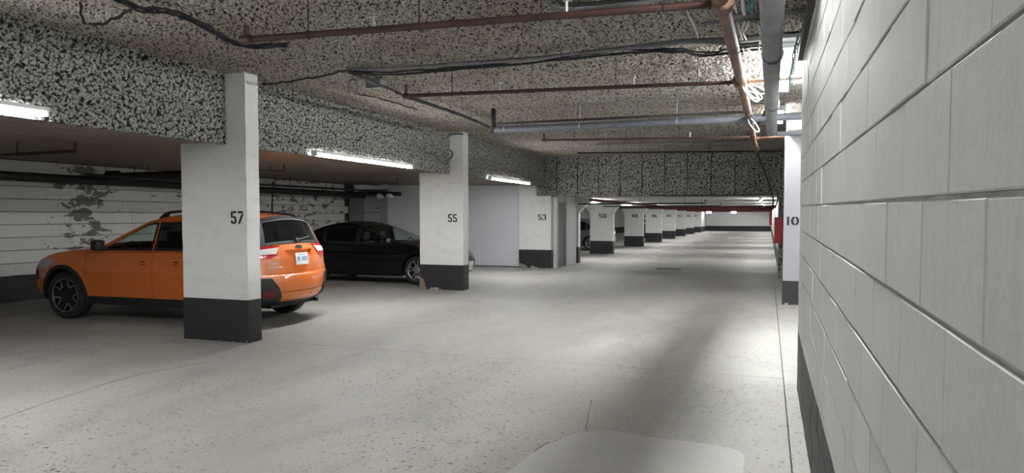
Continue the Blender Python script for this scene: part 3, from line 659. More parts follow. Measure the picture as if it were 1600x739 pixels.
# things crowding around the big grey pipe
for (a, b, z, r, m, lab) in (((1143, 26), (1192, 22), 3.36, .03, 'conduit', 'grey conduit crossing behind the big pipe, top one'), ((1147, 33), (1192, 29), 3.36, .018, 'conduit', 'thinner grey conduit just below the top one'),
                         ((1224, 20), (1268, 15), 3.36, .025, 'conduit', 'grey conduit right of the big pipe'), ((1100, 36), (1135, 34), 3.38, .016, 'conduit', 'short grey conduit left of the main pipe'),
                         ((1150, 72), (1262, 69), 3.38, .018, 'black', 'black cable crossing behind the big pipe'), ((1133, 165), (1195, 162), 3.42, .012, 'conduit', 'thin grey rod crossing near the white cable coils'),
                         ((930, 226), (1180, 219), 3.40, .014, 'conduit', 'thin grey conduit crossing before the insulated drop')):
    tag(obj('crossing_conduit', T([gz(*a, z), gz(*b, z)], r, 8), M[m], None, True), lab, 'conduit')
bmt = B(-.36, .66, -.12, .12, -.02, .02); tr = obj('ceiling_plate', bmt, M['steel']); tr.location = gz(1210, 62, 3.40); tag(tr, 'flat grey steel tray above the bright lamp strip', 'tray')
for i, (pts, lab) in enumerate((([(1146, 2), (1149, 12), (1151, 20)], 'top white cable piece next to the main pipe head'), ([(1160, 0), (1162, 18), (1163, 22)], 'white cable dropping left of the big pipe at the top'),
              ([(1178, 0), (1180, 12), (1182, 18)], 'grey cable close to the big pipe at the top'), ([(1153, 36), (1156, 50), (1160, 62)], 'white cable slanting below the crossing conduits'),
              ([(1170, 34), (1164, 48), (1156, 62)], 'white cable crossing another one below the conduits'), ([(1180, 33), (1186, 46), (1188, 54)], 'grey flexible cable stub near the big pipe'),
              ([(1163, 34), (1160, 48), (1166, 62)], 'third white cable between the conduits'), ([(1161, 75), (1164, 90), (1163, 112), (1166, 124)], 'long white cable along the right of the main pipe'),
              ([(1171, 78), (1172, 95), (1170, 112)], 'thin white cable beside the long one'), ([(1186, 72), (1187, 92), (1190, 110)], 'white cable hugging the big grey pipe'), ([(1164, 76), (1172, 80), (1175, 90)], 'short white hooked cable end'))):
    cable('white_cable', lab, pts, 3.3, .008 if i not in (1, 5) else .014, 'whitecable' if i not in (2, 5) else 'conduit', j=.0015)
cable('cable', 'teal cable hanging beside the bright lamp strip', [(1250, 50), (1247, 62), (1243, 72), (1240, 95), (1236, 118), (1235, 138)], 3.0, .004, 'bluecable', strands=4, spread=.035, j=.002)
cable('cable', 'short teal cable at the top between main pipe and big pipe', [(1172, -4), (1170, 10), (1173, 17)], 3.3, .014, 'bluecable', strands=2)
def coil(label, u, v, z, R, n, tilt):
    bm = bmesh.new(); c = gz(u, v, z)
    for k in range(n):
        a = tilt+random.uniform(-.35, .35); P = []
        for q in range(17):
            th = 2*PI*q/16; e = Vector((math.cos(th)*R+R*.8, 0, math.sin(th)*R*.28*random.uniform(.9, 1.1)))
            P.append(c+Vector((e.x*math.cos(a)-e.z*math.sin(a), .02*k, e.x*math.sin(a)+e.z*math.cos(a))))
        tube(bm, P, .0075, 5)
    return tag(obj('cable_coil', bm, M['whitecable'], None, True), label, 'cable')
coil('white coil of cable tied to the rusty main pipe', 1163, 133, 3.05, .13, 5, -.7)
coil('small white coil of cable low on the main pipe', 1171, 186, 3.05, .13, 3, -1.0)
cable('cable', 'black cables between main pipe and blue grey pipe', [(1196, 170, 3.2), (1190, 185, 3.1), (1178, 196, 3.0)], 3.1, .010, strands=3, spread=.04)
t = tag(obj('hanging_cable', T([(-.22, 14.3, 2.87), (-.20, 15.6, 2.85), (-.05, 18, 2.55), (.12, 20.4, 2.12), (.12, 20.9, 1.92), (.22, 20.9, 1.95), (.26, 20.6, 2.3)], .018, 6, 6), M['black']), 'black cable hanging from the main pipe down to the red cabinet corner', 'cable')
tag(obj('wall_angle', B(.235, .30, 2.0, 7.15, 3.06, 3.14), M['black']), 'dark steel angle along the top of the near block wall', 'bracket')
cable('cable_bundle', 'black cables along the top of the near block wall', [(1264, 10), (1262, 30), (1259, 55), (1256, 80)], 3.25, .012, strands=3, spread=.03)
t = tag(obj('corner_cable', T([(-3.2, 21.05, ZF-.02), (-1.2, 21.0, ZF-.04), (.1, 20.9, ZF-.02)], .015, 6, 5), M['black']), 'black cable along the bottom edge of the insulated drop', 'cable')
# ================================================================ CARS
def inpoly(p, P):
    x, y = p; c = False; L = len(P); j = L-1
    for i in range(L):
        xi, yi = P[i]; xj, yj = P[j]
        if (yi > y) != (yj > y) and x < (xj-xi)*(y-yi)/(yj-yi)+xi: c = not c
        j = i
    return c
def clip(P, a, b, c):
    """keep the side a*x+b*y<=c"""
    out = []; L = len(P)
    for i in range(L):
        p, q = P[i], P[(i+1) % L]; dp = a*p[0]+b*p[1]-c; dq = a*q[0]+b*q[1]-c
        if dp <= 0: out.append(p)
        if (dp < 0 < dq) or (dq < 0 < dp):
            t = dp/(dp-dq); out.append((p[0]+(q[0]-p[0])*t, p[1]+(q[1]-p[1])*t))
    return out
def dens(P, s):
    out = []
    for a, b in zip(P, P[1:]+P[:1]):
        n_ = max(1, int(math.dist(a, b)/s))
        for i in range(n_): out.append((a[0]+(b[0]-a[0])*i/n_, a[1]+(b[1]-a[1])*i/n_))
    return out
def clean(P):
    out = []
    for p in P:
        if not out or math.dist(p, out[-1]) > 2e-4: out.append(p)
    if math.dist(out[0], out[-1]) < 2e-4: out.pop()
    return out
def panel(name, outer, fn, m, parent, step=.06, holes=(), off=0., th=.012, su=1.):
    """sheet cut to a 2D outline, laid on a curved surface fn(u,v,off)"""
    loops = [clean(dens(clean(outer), step))]+[clean(dens(clean(h), step)) for h in holes]
    V = []; E = []
    for Lp in loops:
        s = len(V); V += Lp; E += [(s+i, s+(i+1) % len(Lp)) for i in range(len(Lp))]
    us = [p[0] for p in loops[0]]; vs = [p[1] for p in loops[0]]
    nu = int((max(us)-min(us))/(step*su)); nv = int((max(vs)-min(vs))/step)
    for i in range(1, nu+1):
        for j in range(1, nv+1):
            p = (min(us)+(max(us)-min(us))*i/(nu+1)+1e-4*((i*7+j*3) % 5), min(vs)+(max(vs)-min(vs))*j/(nv+1)+1e-4*((i*3+j) % 7))
            if inpoly(p, loops[0]) and not any(inpoly(p, h) for h in loops[1:]):
                if min((p[0]-q[0])**2+(p[1]-q[1])**2 for q in V[:sum(len(l) for l in loops)]) > (step*.35)**2: V.append(p)
    vo, _, fo, *_r = delaunay_2d_cdt([Vector(p) for p in V], E, [], 0, 1e-5)
    F = []
    for f in fo:
        c = sum((vo[i] for i in f), Vector((0, 0)))/len(f)
        if inpoly(c, loops[0]) and not any(inpoly(c, h) for h in loops[1:]): F.append(f)
    bm = bmesh.new(); bv = [bm.verts.new(fn(v[0], v[1], off)) for v in vo]; bi = [None]*len(vo)
    for f in F:
        try: bm.faces.new([bv[i] for i in f])
        except ValueError: pass
    if th:
        cnt = {}
        for f in F:
            for i in range(len(f)):
                e = (f[i], f[(i+1) % len(f)]); cnt[tuple(sorted(e))] = cnt.get(tuple(sorted(e)), 0)+1
        for (a, b), k in cnt.items():
            if k == 1:
                for q in (a, b):
                    if bi[q] is None: bi[q] = bm.verts.new(fn(vo[q][0], vo[q][1], off-th))
                nf = bm.faces.new((bv[a], bv[b], bi[b], bi[a])); nf.tag = True
    for v in [v for v in bm.verts if not v.link_faces]: bm.verts.remove(v)
    bmesh.ops.recalc_face_normals(bm, faces=bm.faces[:])
    for f in bm.faces: f.smooth = not f.tag
    for e in bm.edges:
        if any(f.tag for f in e.link_faces): e.smooth = False
    me = bpy.data.meshes.new(name); bm.to_mesh(me); bm.free(); return mobj(name, me, m, parent)
class Car:
    def __init__(s, keys, sharp, HW, L2, zw, zb, tumble, wb, r_arch, zax, fr=.17, rr=.13):
        s.k = keys; s.sharp = set(sharp)|{0, len(keys)-1}; s.HW = HW; s.L2 = L2; s.zw = zw; s.zb = zb; s.tumble = tumble; s.wb = wb; s.ra = r_arch; s.zax = zax; s.fr = fr; s.rr = rr
    def key(s, t):
        n_ = len(s.k)-1; t = max(0, min(n_-1e-6, t)); i = int(t); f = t-i
        p1, p2 = s.k[i], s.k[i+1]; p0 = s.k[i-1] if i > 0 and i not in s.sharp else p1; p3 = s.k[i+2] if i+2 <= n_ and (i+1) not in s.sharp else p2
        return [.5*((2*b)+(c-a)*f+(2*a-5*b+4*c-d)*f*f+(3*b-a-3*c+d)*f**3) for a, b, c, d in zip(p0, p1, p2, p3)]
    def W(s, x, z):
        w = s.HW
        if x > 1.1: w -= s.fr*((x-1.1)/(s.L2-1.1))**2.4
        if x < -1.2: w -= s.rr*((-x-1.2)/(s.L2-1.2))**2.2
        if z < s.zw: w -= .07*((s.zw-z)/.4)**2
        elif z < s.zb: w -= .035*((z-s.zw)/(s.zb-s.zw))**2
        else: w -= .035+s.tumble*(z-s.zb)
        w += .010*math.exp(-((z-s.zw-.12)/.035)**2)   # shoulder crease
        for ax in (s.wb/2, -s.wb/2):
            d = math.hypot(x-ax, z-s.zax); w += .016*math.exp(-((d-s.ra)/.09)**2)
        return w
    def side(s, sgn): return lambda x, z, o: Vector((x, sgn*(s.W(x, z)+o), z))
    def top(s, t, y, o=0.):
        """t: station along the profile, y in -1..1 across"""
        xc, zc, xe, ze = s.key(t); b = abs(y)**2.2; q = Vector((xc+(xe-xc)*b, y*s.W(xe, ze), zc+(ze-zc)*b))
        if o:
            a = s.key(t-.05); c = s.key(t+.05); tx, tz = c[0]-a[0], c[1]-a[1]; l = math.hypot(tx, tz) or 1
            q += Vector((-tz/l*-1, 0, tx/l*-1))*o if False else Vector((tz/l, 0, -tx/l))*o
        return q
    def outline(s):
        P = [tuple(s.key(t/6)[2:]) for t in range(0, (len(s.k)-1)*6+1)]
        zb_ = min(P[0][1], P[-1][1]); bot = []
        for ax in (-s.wb/2, s.wb/2):
            h = zb_-s.zax; c0 = math.degrees(math.asin(max(-1, min(1, h/s.ra))))
            bot += [(ax+s.ra*math.cos(math.radians(a)), s.zax+s.ra*math.sin(math.radians(a))) for a in np.linspace(180-c0, c0, 22)]
        P[0] = (P[0][0], zb_); P[-1] = (P[-1][0], zb_)
        return P+bot
M['glass'] = mat('tinted_glass', (.02, .03, .03), .03); b_ = M['glass'].node_tree
def glass_mat(name, tint, op):
    m = bpy.data.materials.new(name); m.use_nodes = True; t = m.node_tree; t.nodes.clear()
    o = t.nodes.new('ShaderNodeOutputMaterial'); tr = t.nodes.new('ShaderNodeBsdfTransparent'); tr.inputs[0].default_value = (*tint, 1)
    gl = t.nodes.new('ShaderNodeBsdfGlossy'); gl.inputs['Roughness'].default_value = .03; gl.inputs[0].default_value = (.9, .95, .95, 1)
    df = t.nodes.new('ShaderNodeBsdfDiffuse'); df.inputs[0].default_value = (.01, .012, .012, 1)
    a = t.nodes.new('ShaderNodeMixShader'); a.inputs[0].default_value = op; t.links.new(tr.outputs[0], a.inputs[1]); t.links.new(df.outputs[0], a.inputs[2])
    ge = t.nodes.new('ShaderNodeNewGeometry'); dt = t.nodes.new('ShaderNodeVectorMath'); dt.operation = 'DOT_PRODUCT'; t.links.new(ge.outputs['Incoming'], dt.inputs[0]); t.links.new(ge.outputs['Normal'], dt.inputs[1])
    prev = dt.outputs['Value']
    for op, v in (('ABSOLUTE', 0), ('SUBTRACT', 1), ('POWER', 5), ('MULTIPLY_ADD', .95)):     # thin sheet: same reflectance from both sides
        q = t.nodes.new('ShaderNodeMath'); q.operation = op
        if op == 'SUBTRACT': q.inputs[0].default_value = v; t.links.new(prev, q.inputs[1])
        else: t.links.new(prev, q.inputs[0]); q.inputs[1].default_value = v
        if op == 'MULTIPLY_ADD': q.inputs[2].default_value = .045
        prev = q.outputs[0]
    fr = q
    x = t.nodes.new('ShaderNodeMixShader'); t.links.new(fr.outputs[0], x.inputs[0]); t.links.new(a.outputs[0], x.inputs[1]); t.links.new(gl.outputs[0], x.inputs[2]); t.links.new(x.outputs[0], o.inputs[0])
    return m
M['glass_l'] = glass_mat('car_window_glass', (.82, .92, .87), .0); M['glass_d'] = glass_mat('privacy_glass', (.12, .13, .13), .5)
def carpaint(name, c, coat=1., rough=.35, metal=0.):
    m = mat(name, c, rough, metal); b = m.node_tree.nodes['Principled BSDF']; b.inputs['Coat Weight'].default_value = coat; b.inputs['Coat Roughness'].default_value = .05; return m
M['orange'] = carpaint('orange_car_paint', (.66, .16, .022)); M['blackpaint'] = carpaint('black_car_paint', (.002, .002, .003), .45, .3); M['greypaint'] = carpaint('grey_car_paint', (.17, .19, .215), 1., .3, .4)
M['clad'] = mat('black_plastic_cladding', (.018, .018, .02), .55); M['tyre'] = mat('tyre_rubber', (.022, .022, .022), .75); M['alloy'] = mat('machined_alloy', (.55, .56, .58), .3, .9)
M['rimblack'] = mat('black_alloy', (.014, .014, .016), .3); M['interior'] = mat('dark_cabin', (.012, .012, .013), .8); M['taillight'] = mat('red_tail_lens', (.45, .015, .02), .15); M['clear'] = mat('clear_lens', (.70, .68, .68), .15)
M['chrome'] = mat('chrome', (.7, .7, .7), .15, 1.); M['plate'] = mat('white_plate', (.72, .74, .78), .4); M['plateblue'] = mat('plate_blue', (.22, .36, .55), .5); M['headlight'] = mat('headlight_lens', (.38, .39, .40), .1); M['darkred'] = mat('dark_red_reflector', (.14, .01, .015), .25)
def lathe(bm, prof, n=32):
    """profile (r, y) around the y axis"""
    R = [[bm.verts.new((r*math.cos(2*PI*k/n), y, r*math.sin(2*PI*k/n))) for k in range(n)] for r, y in prof]
    for a, b in zip(R, R[1:]):
        for k in range(n): bm.faces.new((a[k], a[(k+1) % n], b[(k+1) % n], b[k]))
    return bm
def spoke(bm, a0, r0, r1, w0, w1, y0, y1, th=.02, bend=0):
    """flat bar from radius r0 to r1 in direction a0; outer face at y0..y1"""
    d = Vector((math.cos(a0), 0, math.sin(a0))); s = Vector((-math.sin(a0), 0, math.cos(a0)))
    p = [d*r0-s*w0/2, d*r0+s*w0/2, d*r1+s*(w1/2+bend), d*r1+s*(-w1/2+bend)]; ys = [y0, y0, y1, y1]
    A = [bm.verts.new(q+Vector((0, yy, 0))) for q, yy in zip(p, ys)]; C_ = [bm.verts.new(q+Vector((0, yy-th, 0))) for q, yy in zip(p, ys)]
    bm.faces.new(A); bm.faces.new(C_[::-1])
    for k in range(4): bm.faces.new((A[k], A[(k+1) % 4], C_[(k+1) % 4], C_[k]))
def wheel(parent, x, y, sgn, R, style, rot=.3):
    """tyre and rim; outer side looks towards sgn*y. Built facing +y, mirrored for -y"""
    wd = .115; ro = R*.70
    bm = bmesh.new(); lathe(bm, [(ro, -wd*.9), (ro+.02, -wd), (R-.03, -wd*.97), (R-.006, -wd*.78), (R, -wd*.5), (R, wd*.5), (R-.006, wd*.78), (R-.03, wd*.97), (ro+.05, wd*1.0), (ro+.012, wd*.96), (ro, wd*.86)], 40)
    for k in range(40):   # tread grooves on the shoulder
        spoke(bm, 2*PI*k/40, R-.030, R-.002, .012, .012, wd*.995, wd*.80, .01)
    t = obj('wheel', bm, M['tyre'], parent, False); 
    for p_ in t.data.polygons: p_.use_smooth = True
    t.location = (x, y, R)
    if sgn < 0: t.rotation_euler = (0, 0, PI)
    bm = bmesh.new(); lathe(bm, [(ro, -wd*.8), (ro-.015, -.02), (ro-.02, wd*.6), (ro-.004, wd*.86), (ro+.002, wd*.90)], 40)
    obj('rim', bm, M['alloy'] if style == 'double' else M['rimblack'], t, True)
    obj('brake_disc', lathe(bmesh.new(), [(.0, .0), (.14, .0), (.14, .012), (.0, .012)], 24), M['conduit'], t)
    bm = bmesh.new(); lathe(bm, [(.0, .085), (.03, .085), (.035, .075), (.062, .066), (.07, .03), (.07, .0)], 20); obj('hub', bm, M['rimblack'] if style != 'double' else M['alloy'], t)
    bm = bmesh.new(); bs = bmesh.new()
    for k in range(5):
        a = rot+2*PI*k/5
        if style == 'double':
            for q in (-1, 1): spoke(bm, a+q*.13, .05, ro-.005, .018, .030, .075, .085, .03, q*.022)
        else:
            spoke(bm, a, .04, ro-.004, .075, .085, .068, .084, .03)
            # machined two-armed accents near the ring between the spokes
            for q in (-1, 1): spoke(bs, a+PI/5+q*.10, .125, ro-.006, .034, .010, .080, .088, .012, q*.055)
            spoke(bm, a+PI/5, .03, .15, .05, .05, .066, .074, .03)
    obj('spokes', bm, M['alloy'] if style == 'double' else M['rimblack'], t)
    if style != 'double':
        obj('machined_accents', bs, M['alloy'], t)
        obj('rim_edge', lathe(bmesh.new(), [(ro-.009, wd*.88), (ro-.002, wd*.93), (ro+.003, wd*.9)], 40), M['alloy'], t, True)
    return t
def rect(u0, u1, v0, v1): return [(u0, v0), (u1, v0), (u1, v1), (u0, v1)]
def build_car(kind, name, label, paint_, loc, rz):
    root = thing(name, label, 'car', loc, rz); suv = kind == 'suv'
    if suv:
        K = [(2.05, .25, 1.80, .27), (2.19, .40, 1.93, .42), (2.23, .60, 1.98, .60), (2.20, .78, 1.95, .75), (2.11, .91, 1.84, .86), (1.75, .99, 1.58, .955), (1.30, 1.05, 1.20, 1.01), (.85, 1.10, .66, 1.06),
             (.40, 1.32, .26, 1.27), (-.02, 1.49, -.12, 1.445), (-.45, 1.56, -.47, 1.51), (-1.0, 1.575, -1.0, 1.515), (-1.55, 1.54, -1.52, 1.465), (-1.93, 1.49, -1.83, 1.41),
             (-1.99, 1.32, -1.89, 1.27), (-2.07, 1.13, -1.95, 1.09), (-2.14, .97, -1.99, .95), (-2.16, .72, -2.01, .72), (-2.23, .685, -2.03, .68), (-2.25, .52, -2.02, .52), (-2.21, .38, -1.98, .38), (-2.05, .27, -1.80, .27)]
        c = Car(K, (4, 7, 9, 13, 15, 17), .885, 2.23, .62, 1.03, .40, 2.665, .405, .35); R = .352; sill = .36; belt = lambda x: 1.005-.012*x
        winf = [(.58, 1.04), (.235, 1.225), (-.08, 1.385), (-.20, 1.415), (-.28, 1.415), (-.29, 1.045)]; winr = [(-.35, 1.045), (-.34, 1.42), (-.65, 1.43), (-1.02, 1.42), (-1.10, 1.05)]
        winq = [(-1.16, 1.06), (-1.10, 1.41), (-1.40, 1.385), (-1.64, 1.20), (-1.60, 1.10)]; d0, d1_, d2 = .90, -.32, -.93
        rw, hood, ws, roof, tg = (13.08, 14.9), (4.05, 6.95), (7.02, 8.97), (9, 12.6), (15.0, 16.97)
    else:
        K = [(2.13, .17, 1.82, .19), (2.26, .30, 1.95, .32), (2.30, .48, 2.0, .48), (2.27, .62, 1.98, .60), (2.16, .74, 1.90, .71), (1.8, .84, 1.65, .81), (1.35, .92, 1.25, .89), (1.02, .975, .86, .945),
             (.45, 1.19, .30, 1.15), (-.02, 1.35, -.12, 1.31), (-.45, 1.43, -.48, 1.38), (-.95, 1.42, -.95, 1.365), (-1.32, 1.345, -1.27, 1.29), (-1.70, 1.20, -1.60, 1.15), (-2.02, 1.06, -1.86, 1.02),
             (-2.22, 1.02, -2.0, .97), (-2.27, .85, -2.03, .84), (-2.25, .68, -2.02, .66), (-2.30, .60, -2.03, .58), (-2.29, .38, -2.0, .36), (-2.12, .19, -1.80, .19)]
        c = Car(K, (4, 7, 9, 12, 14, 15, 17), .90, 2.30, .55, .92, .42, 2.70, .365, .325); R = .325; sill = .22; belt = lambda x: .895-.022*x
        winf = [(.80, .925), (.335, 1.12), (-.05, 1.26), (-.17, 1.28), (-.18, .93)]; winr = [(-.24, .93), (-.24, 1.29), (-.6, 1.31), (-1.0, 1.285), (-1.16, 1.22), (-1.10, .95)]
        winq = [(-1.17, .96), (-1.20, 1.20), (-1.36, 1.14), (-1.52, 1.03), (-1.50, .985)]; d0, d1_, d2 = .95, -.21, -.96
        rw, hood, ws, roof, tg = (12.05, 13.95), (4.05, 6.95), (7.02, 8.97), (9, 11.98), (14.02, 16.97)
    P0 = c.outline(); g_ = .004
    bl = lambda P, above: clip(P, (.012 if suv else .022)*(-1 if above else 1), (-1 if above else 1), (-1 if above else 1)*((1.005 if suv else .895)+(.003 if above else -.003)))
    m1, m2 = paint_, M['clad']
    for sg in (1, -1):
        fn = c.side(sg)
        up = clip(P0, 0, -1, -sill)            # above the sill
        lowr = clip(P0, 0, 1, sill-.004)
        body = bl(up, False)
        pf = clip(up, -1, 0, -(d0+g_)); pf = clip(pf, 1, 0, 2.3)
        obj_f = panel('front_fender', pf, fn, m1, root)
        panel('headlight', [(1.93, .70), (1.90, .80), (1.80, .865), (1.60, .885), (1.50, .86), (1.66, .76)] if suv else [(1.97, .60), (1.93, .67), (1.75, .74), (1.58, .74), (1.75, .64)], fn, M['headlight'], root, off=.006, step=.05)
        panel('lamp_surround', [(1.99, .56), (1.96, .70), (1.90, .72), (1.88, .58)], fn, M['clad'], root, off=.005)
        df_ = clip(clip(body, 1, 0, d0-g_), -1, 0, -(d1_+g_)); dr_ = clip(clip(body, 1, 0, d1_-g_), -1, 0, -(d2+g_))
        q = clip(bl(up, False), 1, 0, d2-g_)
        for (pd, hx) in ((df_, d1_+.17), (dr_, d2+.20)):
            o = panel('door', pd, fn, m1, root)
            hz = .86 if suv else .77; bm = bmesh.new(); p0 = fn(hx-.09, hz, .0); p1 = fn(hx+.09, hz, .0); o_ = Vector((0, sg*.028, 0))
            tube(bm, [p0, p0+o_, (p0+p1)/2+o_*1.2, p1+o_, p1], .013, 8, 3); obj('door_handle', bm, m1, o, True)
            panel('handle_recess', [(hx+.06*math.cos(a), hz+.028*math.sin(a)) for a in np.linspace(0, 2*PI, 14)[:-1]], fn, M['interior'], o, off=.0015, th=.001)
        panel('rear_quarter_panel', q, fn, m1, root)
        # side glass frame with three openings, then the glass
        gh = bl(clip(clip(P0, 1, 0, d0+.0), -1, 0, 2.0 if not suv else 1.98), True)
        panel('window_frame', gh, fn, m1, root, holes=[winf, winr, winq], step=.05)
        dl = [winf[0], *winf[1:-1]]
        for wn, gm in ((winf, 'glass_l'), (winr, 'glass_d'), (winq, 'glass_d')):
            cx = sum(p[0] for p in wn)/len(wn); cz = sum(p[1] for p in wn)/len(wn)
            big = [(cx+(p[0]-cx)*1.02, cz+(p[1]-cz)*1.02) for p in wn]; small = [(cx+(p[0]-cx)*.93, cz+(p[1]-cz)*.90) for p in wn]
            go = panel('side_window', big, fn, M[gm], root, off=-.008, th=0, step=.08)
            panel('window_seal', [(cx+(p[0]-cx)*1.05, cz+(p[1]-cz)*1.07) for p in wn], fn, M['clad'] if suv else M['interior'], go, holes=[small], off=.003, th=.01)
        if not suv:
            bm = bmesh.new(); tube(bm, [fn(x_, belt(x_)+.012, .006) for x_ in np.linspace(.75, -1.5, 16)], .006, 5); obj('chrome_strip', bm, M['clad'], root)
        # cladding
        ra = c.ra
        for ax in (c.wb/2, -c.wb/2):
            h = sill-.02-c.zax; c0 = math.asin(h/(ra+.05)); cin = math.asin(h/(ra-.0))
            outr = [(ax+(ra+.052)*math.cos(a), c.zax+(ra+.052)*math.sin(a)) for a in np.linspace(PI-c0, c0, 22)]; inn = [(ax+(ra-.004)*math.cos(a), c.zax+(ra-.004)*math.sin(a)) for a in np.linspace(cin, PI-cin, 22)]
            if suv: panel('wheel_arch_cladding', outr+inn, fn, m2, root, off=.010, th=.02, step=.05)
            bm = bmesh.new(); A = []
            for a in np.linspace(-.15, PI+.15, 20):
                x_, z_ = ax+ra*math.cos(a), c.zax+ra*math.sin(a); A.append((bm.verts.new((x_, sg*(c.W(ax, .6)-.03), z_)), bm.verts.new((x_, sg*.50, z_))))
            for (a, b), (c_, d_) in zip(A, A[1:]): bm.faces.new((a, b, d_, c_))
            bm.faces.new([p[1] for p in A]); obj('wheel_well', bm, M['interior'], root)
        for a_, b_x in ((c.wb/2-ra-.002, -c.wb/2+ra+.002),):
            panel('side_skirt', rect(b_x, a_, sill-.12 if suv else .175, sill-.004), fn, m2 if suv else m1, root, off=.006 if suv else 0, th=.03)
        nose = clip(lowr, -1, 0, -(c.wb/2+ra*.5)); tail = clip(lowr, 1, 0, -(c.wb/2+ra*.5))
        panel('bumper_side', nose, fn, m2 if suv else m1, root); panel('bumper_side', tail, fn, m2 if suv else m1, root)
        # wheels
        for ax in (c.wb/2, -c.wb/2): wheel(root, ax, sg*(c.W(0, .5)-.125), sg, R, 'star' if suv else 'double', .1+ax)
        # mirror
        bx = .50 if suv else .66; bz = belt(bx)+.05; bm = bmesh.new(); p = fn(bx, bz, 0)
        tube(bm, [p, p+Vector((.02, sg*.07, .01)), p+Vector((.01, sg*.10, .03))], .02, 8)
        box(bm, p.x-.055, p.x+.075, p.y+sg*.09 if sg > 0 else p.y-.24, p.y+.24 if sg > 0 else p.y-.09, p.z-.02, p.z+.13, bev=.028)
        mo = obj('side_mirror', bm, m1 if kind != 'suv' else m2, root, True)
        if suv: obj('mirror_cap', B(p.x-.0, p.x+.085, (p.y+.095) if sg > 0 else p.y-.235, (p.y+.235) if sg > 0 else p.y-.095, p.z+.03, p.z+.135, bev=.025), m1, mo, True)
        if suv:
            bm = bmesh.new(); yy = .60
            rail = [c.top(t_, sg*.88, .0) for t_ in np.linspace(9.4, 12.5, 12)]
            tube(bm, [rail[0]]+[q_+Vector((0, 0, .055)) for q_ in rail[1:-1]]+[rail[-1]], .019, 8, 2)
            for q_ in (rail[1], rail[-2]): box(bm, q_.x-.06, q_.x+.06, q_.y-.02, q_.y+.02, q_.z-.01, q_.z+.05, bev=.008)
            obj('roof_rail', bm, M['rimblack'], root, True)
    # across panels
    tf = lambda u, v, o: c.top(u, v, o)
    def tp(nm, t0, t1, m, y=.999, **k): return panel(nm, rect(t0, t1, -y, y), tf, m, k.pop('parent', root), step=k.pop('step', .12), su=k.pop('su', 1.2), **k)
    tp('front_bumper', 0, 2.97, m1); tp('grille', 3.0, 3.5, M['clad'], .72); tp('bumper_brow', 3.0, 3.99, m1)
    panel('grille', [(1.2, -.7), (2.6, -.62), (2.6, .62), (1.2, .7)], tf, M['clad'], root, off=.006, step=.1)
    tp('hood', *hood, m1); tp('windshield', *ws, M['glass_l'], .965, th=0); tp('roof', *roof, m1)
    for s_ in (-1, 1): panel('windshield_pillar', rect(ws[0], ws[1], .955*s_, .999*s_) if s_ > 0 else rect(ws[0], ws[1], -.999, -.955), tf, M['clad'], root, step=.12)
    panel('windshield_base', rect(ws[0]-.05, ws[0]+.12, -.99, .99), tf, M['clad'], root, off=.004, step=.1)
    if suv: tp('spoiler', roof[1]+.02, rw[0]-.04, M['clad'], .97, off=.014, th=.04); tp('rear_header', roof[1], rw[0]-.0, m1)
    rear = tp('rear_window', *rw, M['glass_d'], .90 if suv else .95, off=.004, th=.006)
    for s_ in (-1, 1): panel('rear_pillar', rect(rw[0], rw[1], min(.88*s_, .999*s_), max(.88*s_, .999*s_)), tf, m1, root, step=.12)
    if suv:
        panel('window_border', rect(rw[0]-.02, rw[1]+.06, -.93, .93), tf, M['clad'], rear, holes=[rect(rw[0]+.14, rw[1]-.18, -.80, .80)], off=.008, step=.1)
        bm = bmesh.new(); tube(bm, [c.top(14.72, .0, .02), c.top(14.66, -.2, .03), c.top(14.50, -.48, .025)], .012, 6); tube(bm, [c.top(14.72, 0, 0), c.top(14.72, 0, .04)], .03, 10); obj('wiper', bm, M['black'], rear)
    tgp = tp('tailgate', *tg, m1, holes=[[(15.62, -.42), (15.62, .42), (16.1, .30), (16.1, -.30)]], th=.045) if suv else tp('tailgate', *tg, m1)
    bmp = tp('rear_bumper', tg[1]+.03, 20.4 if suv else 19.9, m1)
    if suv:
        # plate recess, plate, emblem, lettering, tail lamps, lower trim
        panel('plate_recess', [(15.6, -.43), (15.6, .43), (16.12, .32), (16.12, -.32)], tf, m1, tgp, off=-.044, step=.08)
        pl = panel('licence_plate', rect(15.90, 16.52, -.185, .185), tf, M['plate'], tgp, off=.02, th=.014, step=.06)
        for i in range(7):
            if i == 4: continue
            panel('plate_character', rect(16.12, 16.34, -.15+i*.044, -.15+i*.044+.026), tf, M['plateblue'], pl, off=.0235, th=.002, step=.03)
        panel('plate_slogan', rect(15.98, 16.03, -.10, .10), tf, M['plateblue'], pl, off=.0235, th=.002, step=.03)
        em = panel('emblem', [(15.42+.17*math.cos(a), .105*math.sin(a)) for a in np.linspace(0, 2*PI, 25)[:-1]], tf, M['chrome'], tgp, off=.014, th=.012, step=.04)
        e2 = panel('emblem_field', [(15.42+.125*math.cos(a), .085*math.sin(a)) for a in np.linspace(0, 2*PI, 25)[:-1]], tf, mat('emblem_field_paint', (.03, .035, .05), .2), em, off=.017, th=.003, step=.04)
        for (a, b, r_) in ((.03, .035, .020), (-.05, .0, .011), (-.02, -.035, .011), (.05, -.01, .011), (.0, -.055, .010), (-.03, .03, .010)):
            panel('emblem_star', [(15.42+a+r_*1.7*math.cos(q), -b+r_*math.sin(q)) for q in np.linspace(0, 2*PI, 9)[:-1]], tf, M['chrome'], em, off=.020, th=.002, step=.02)
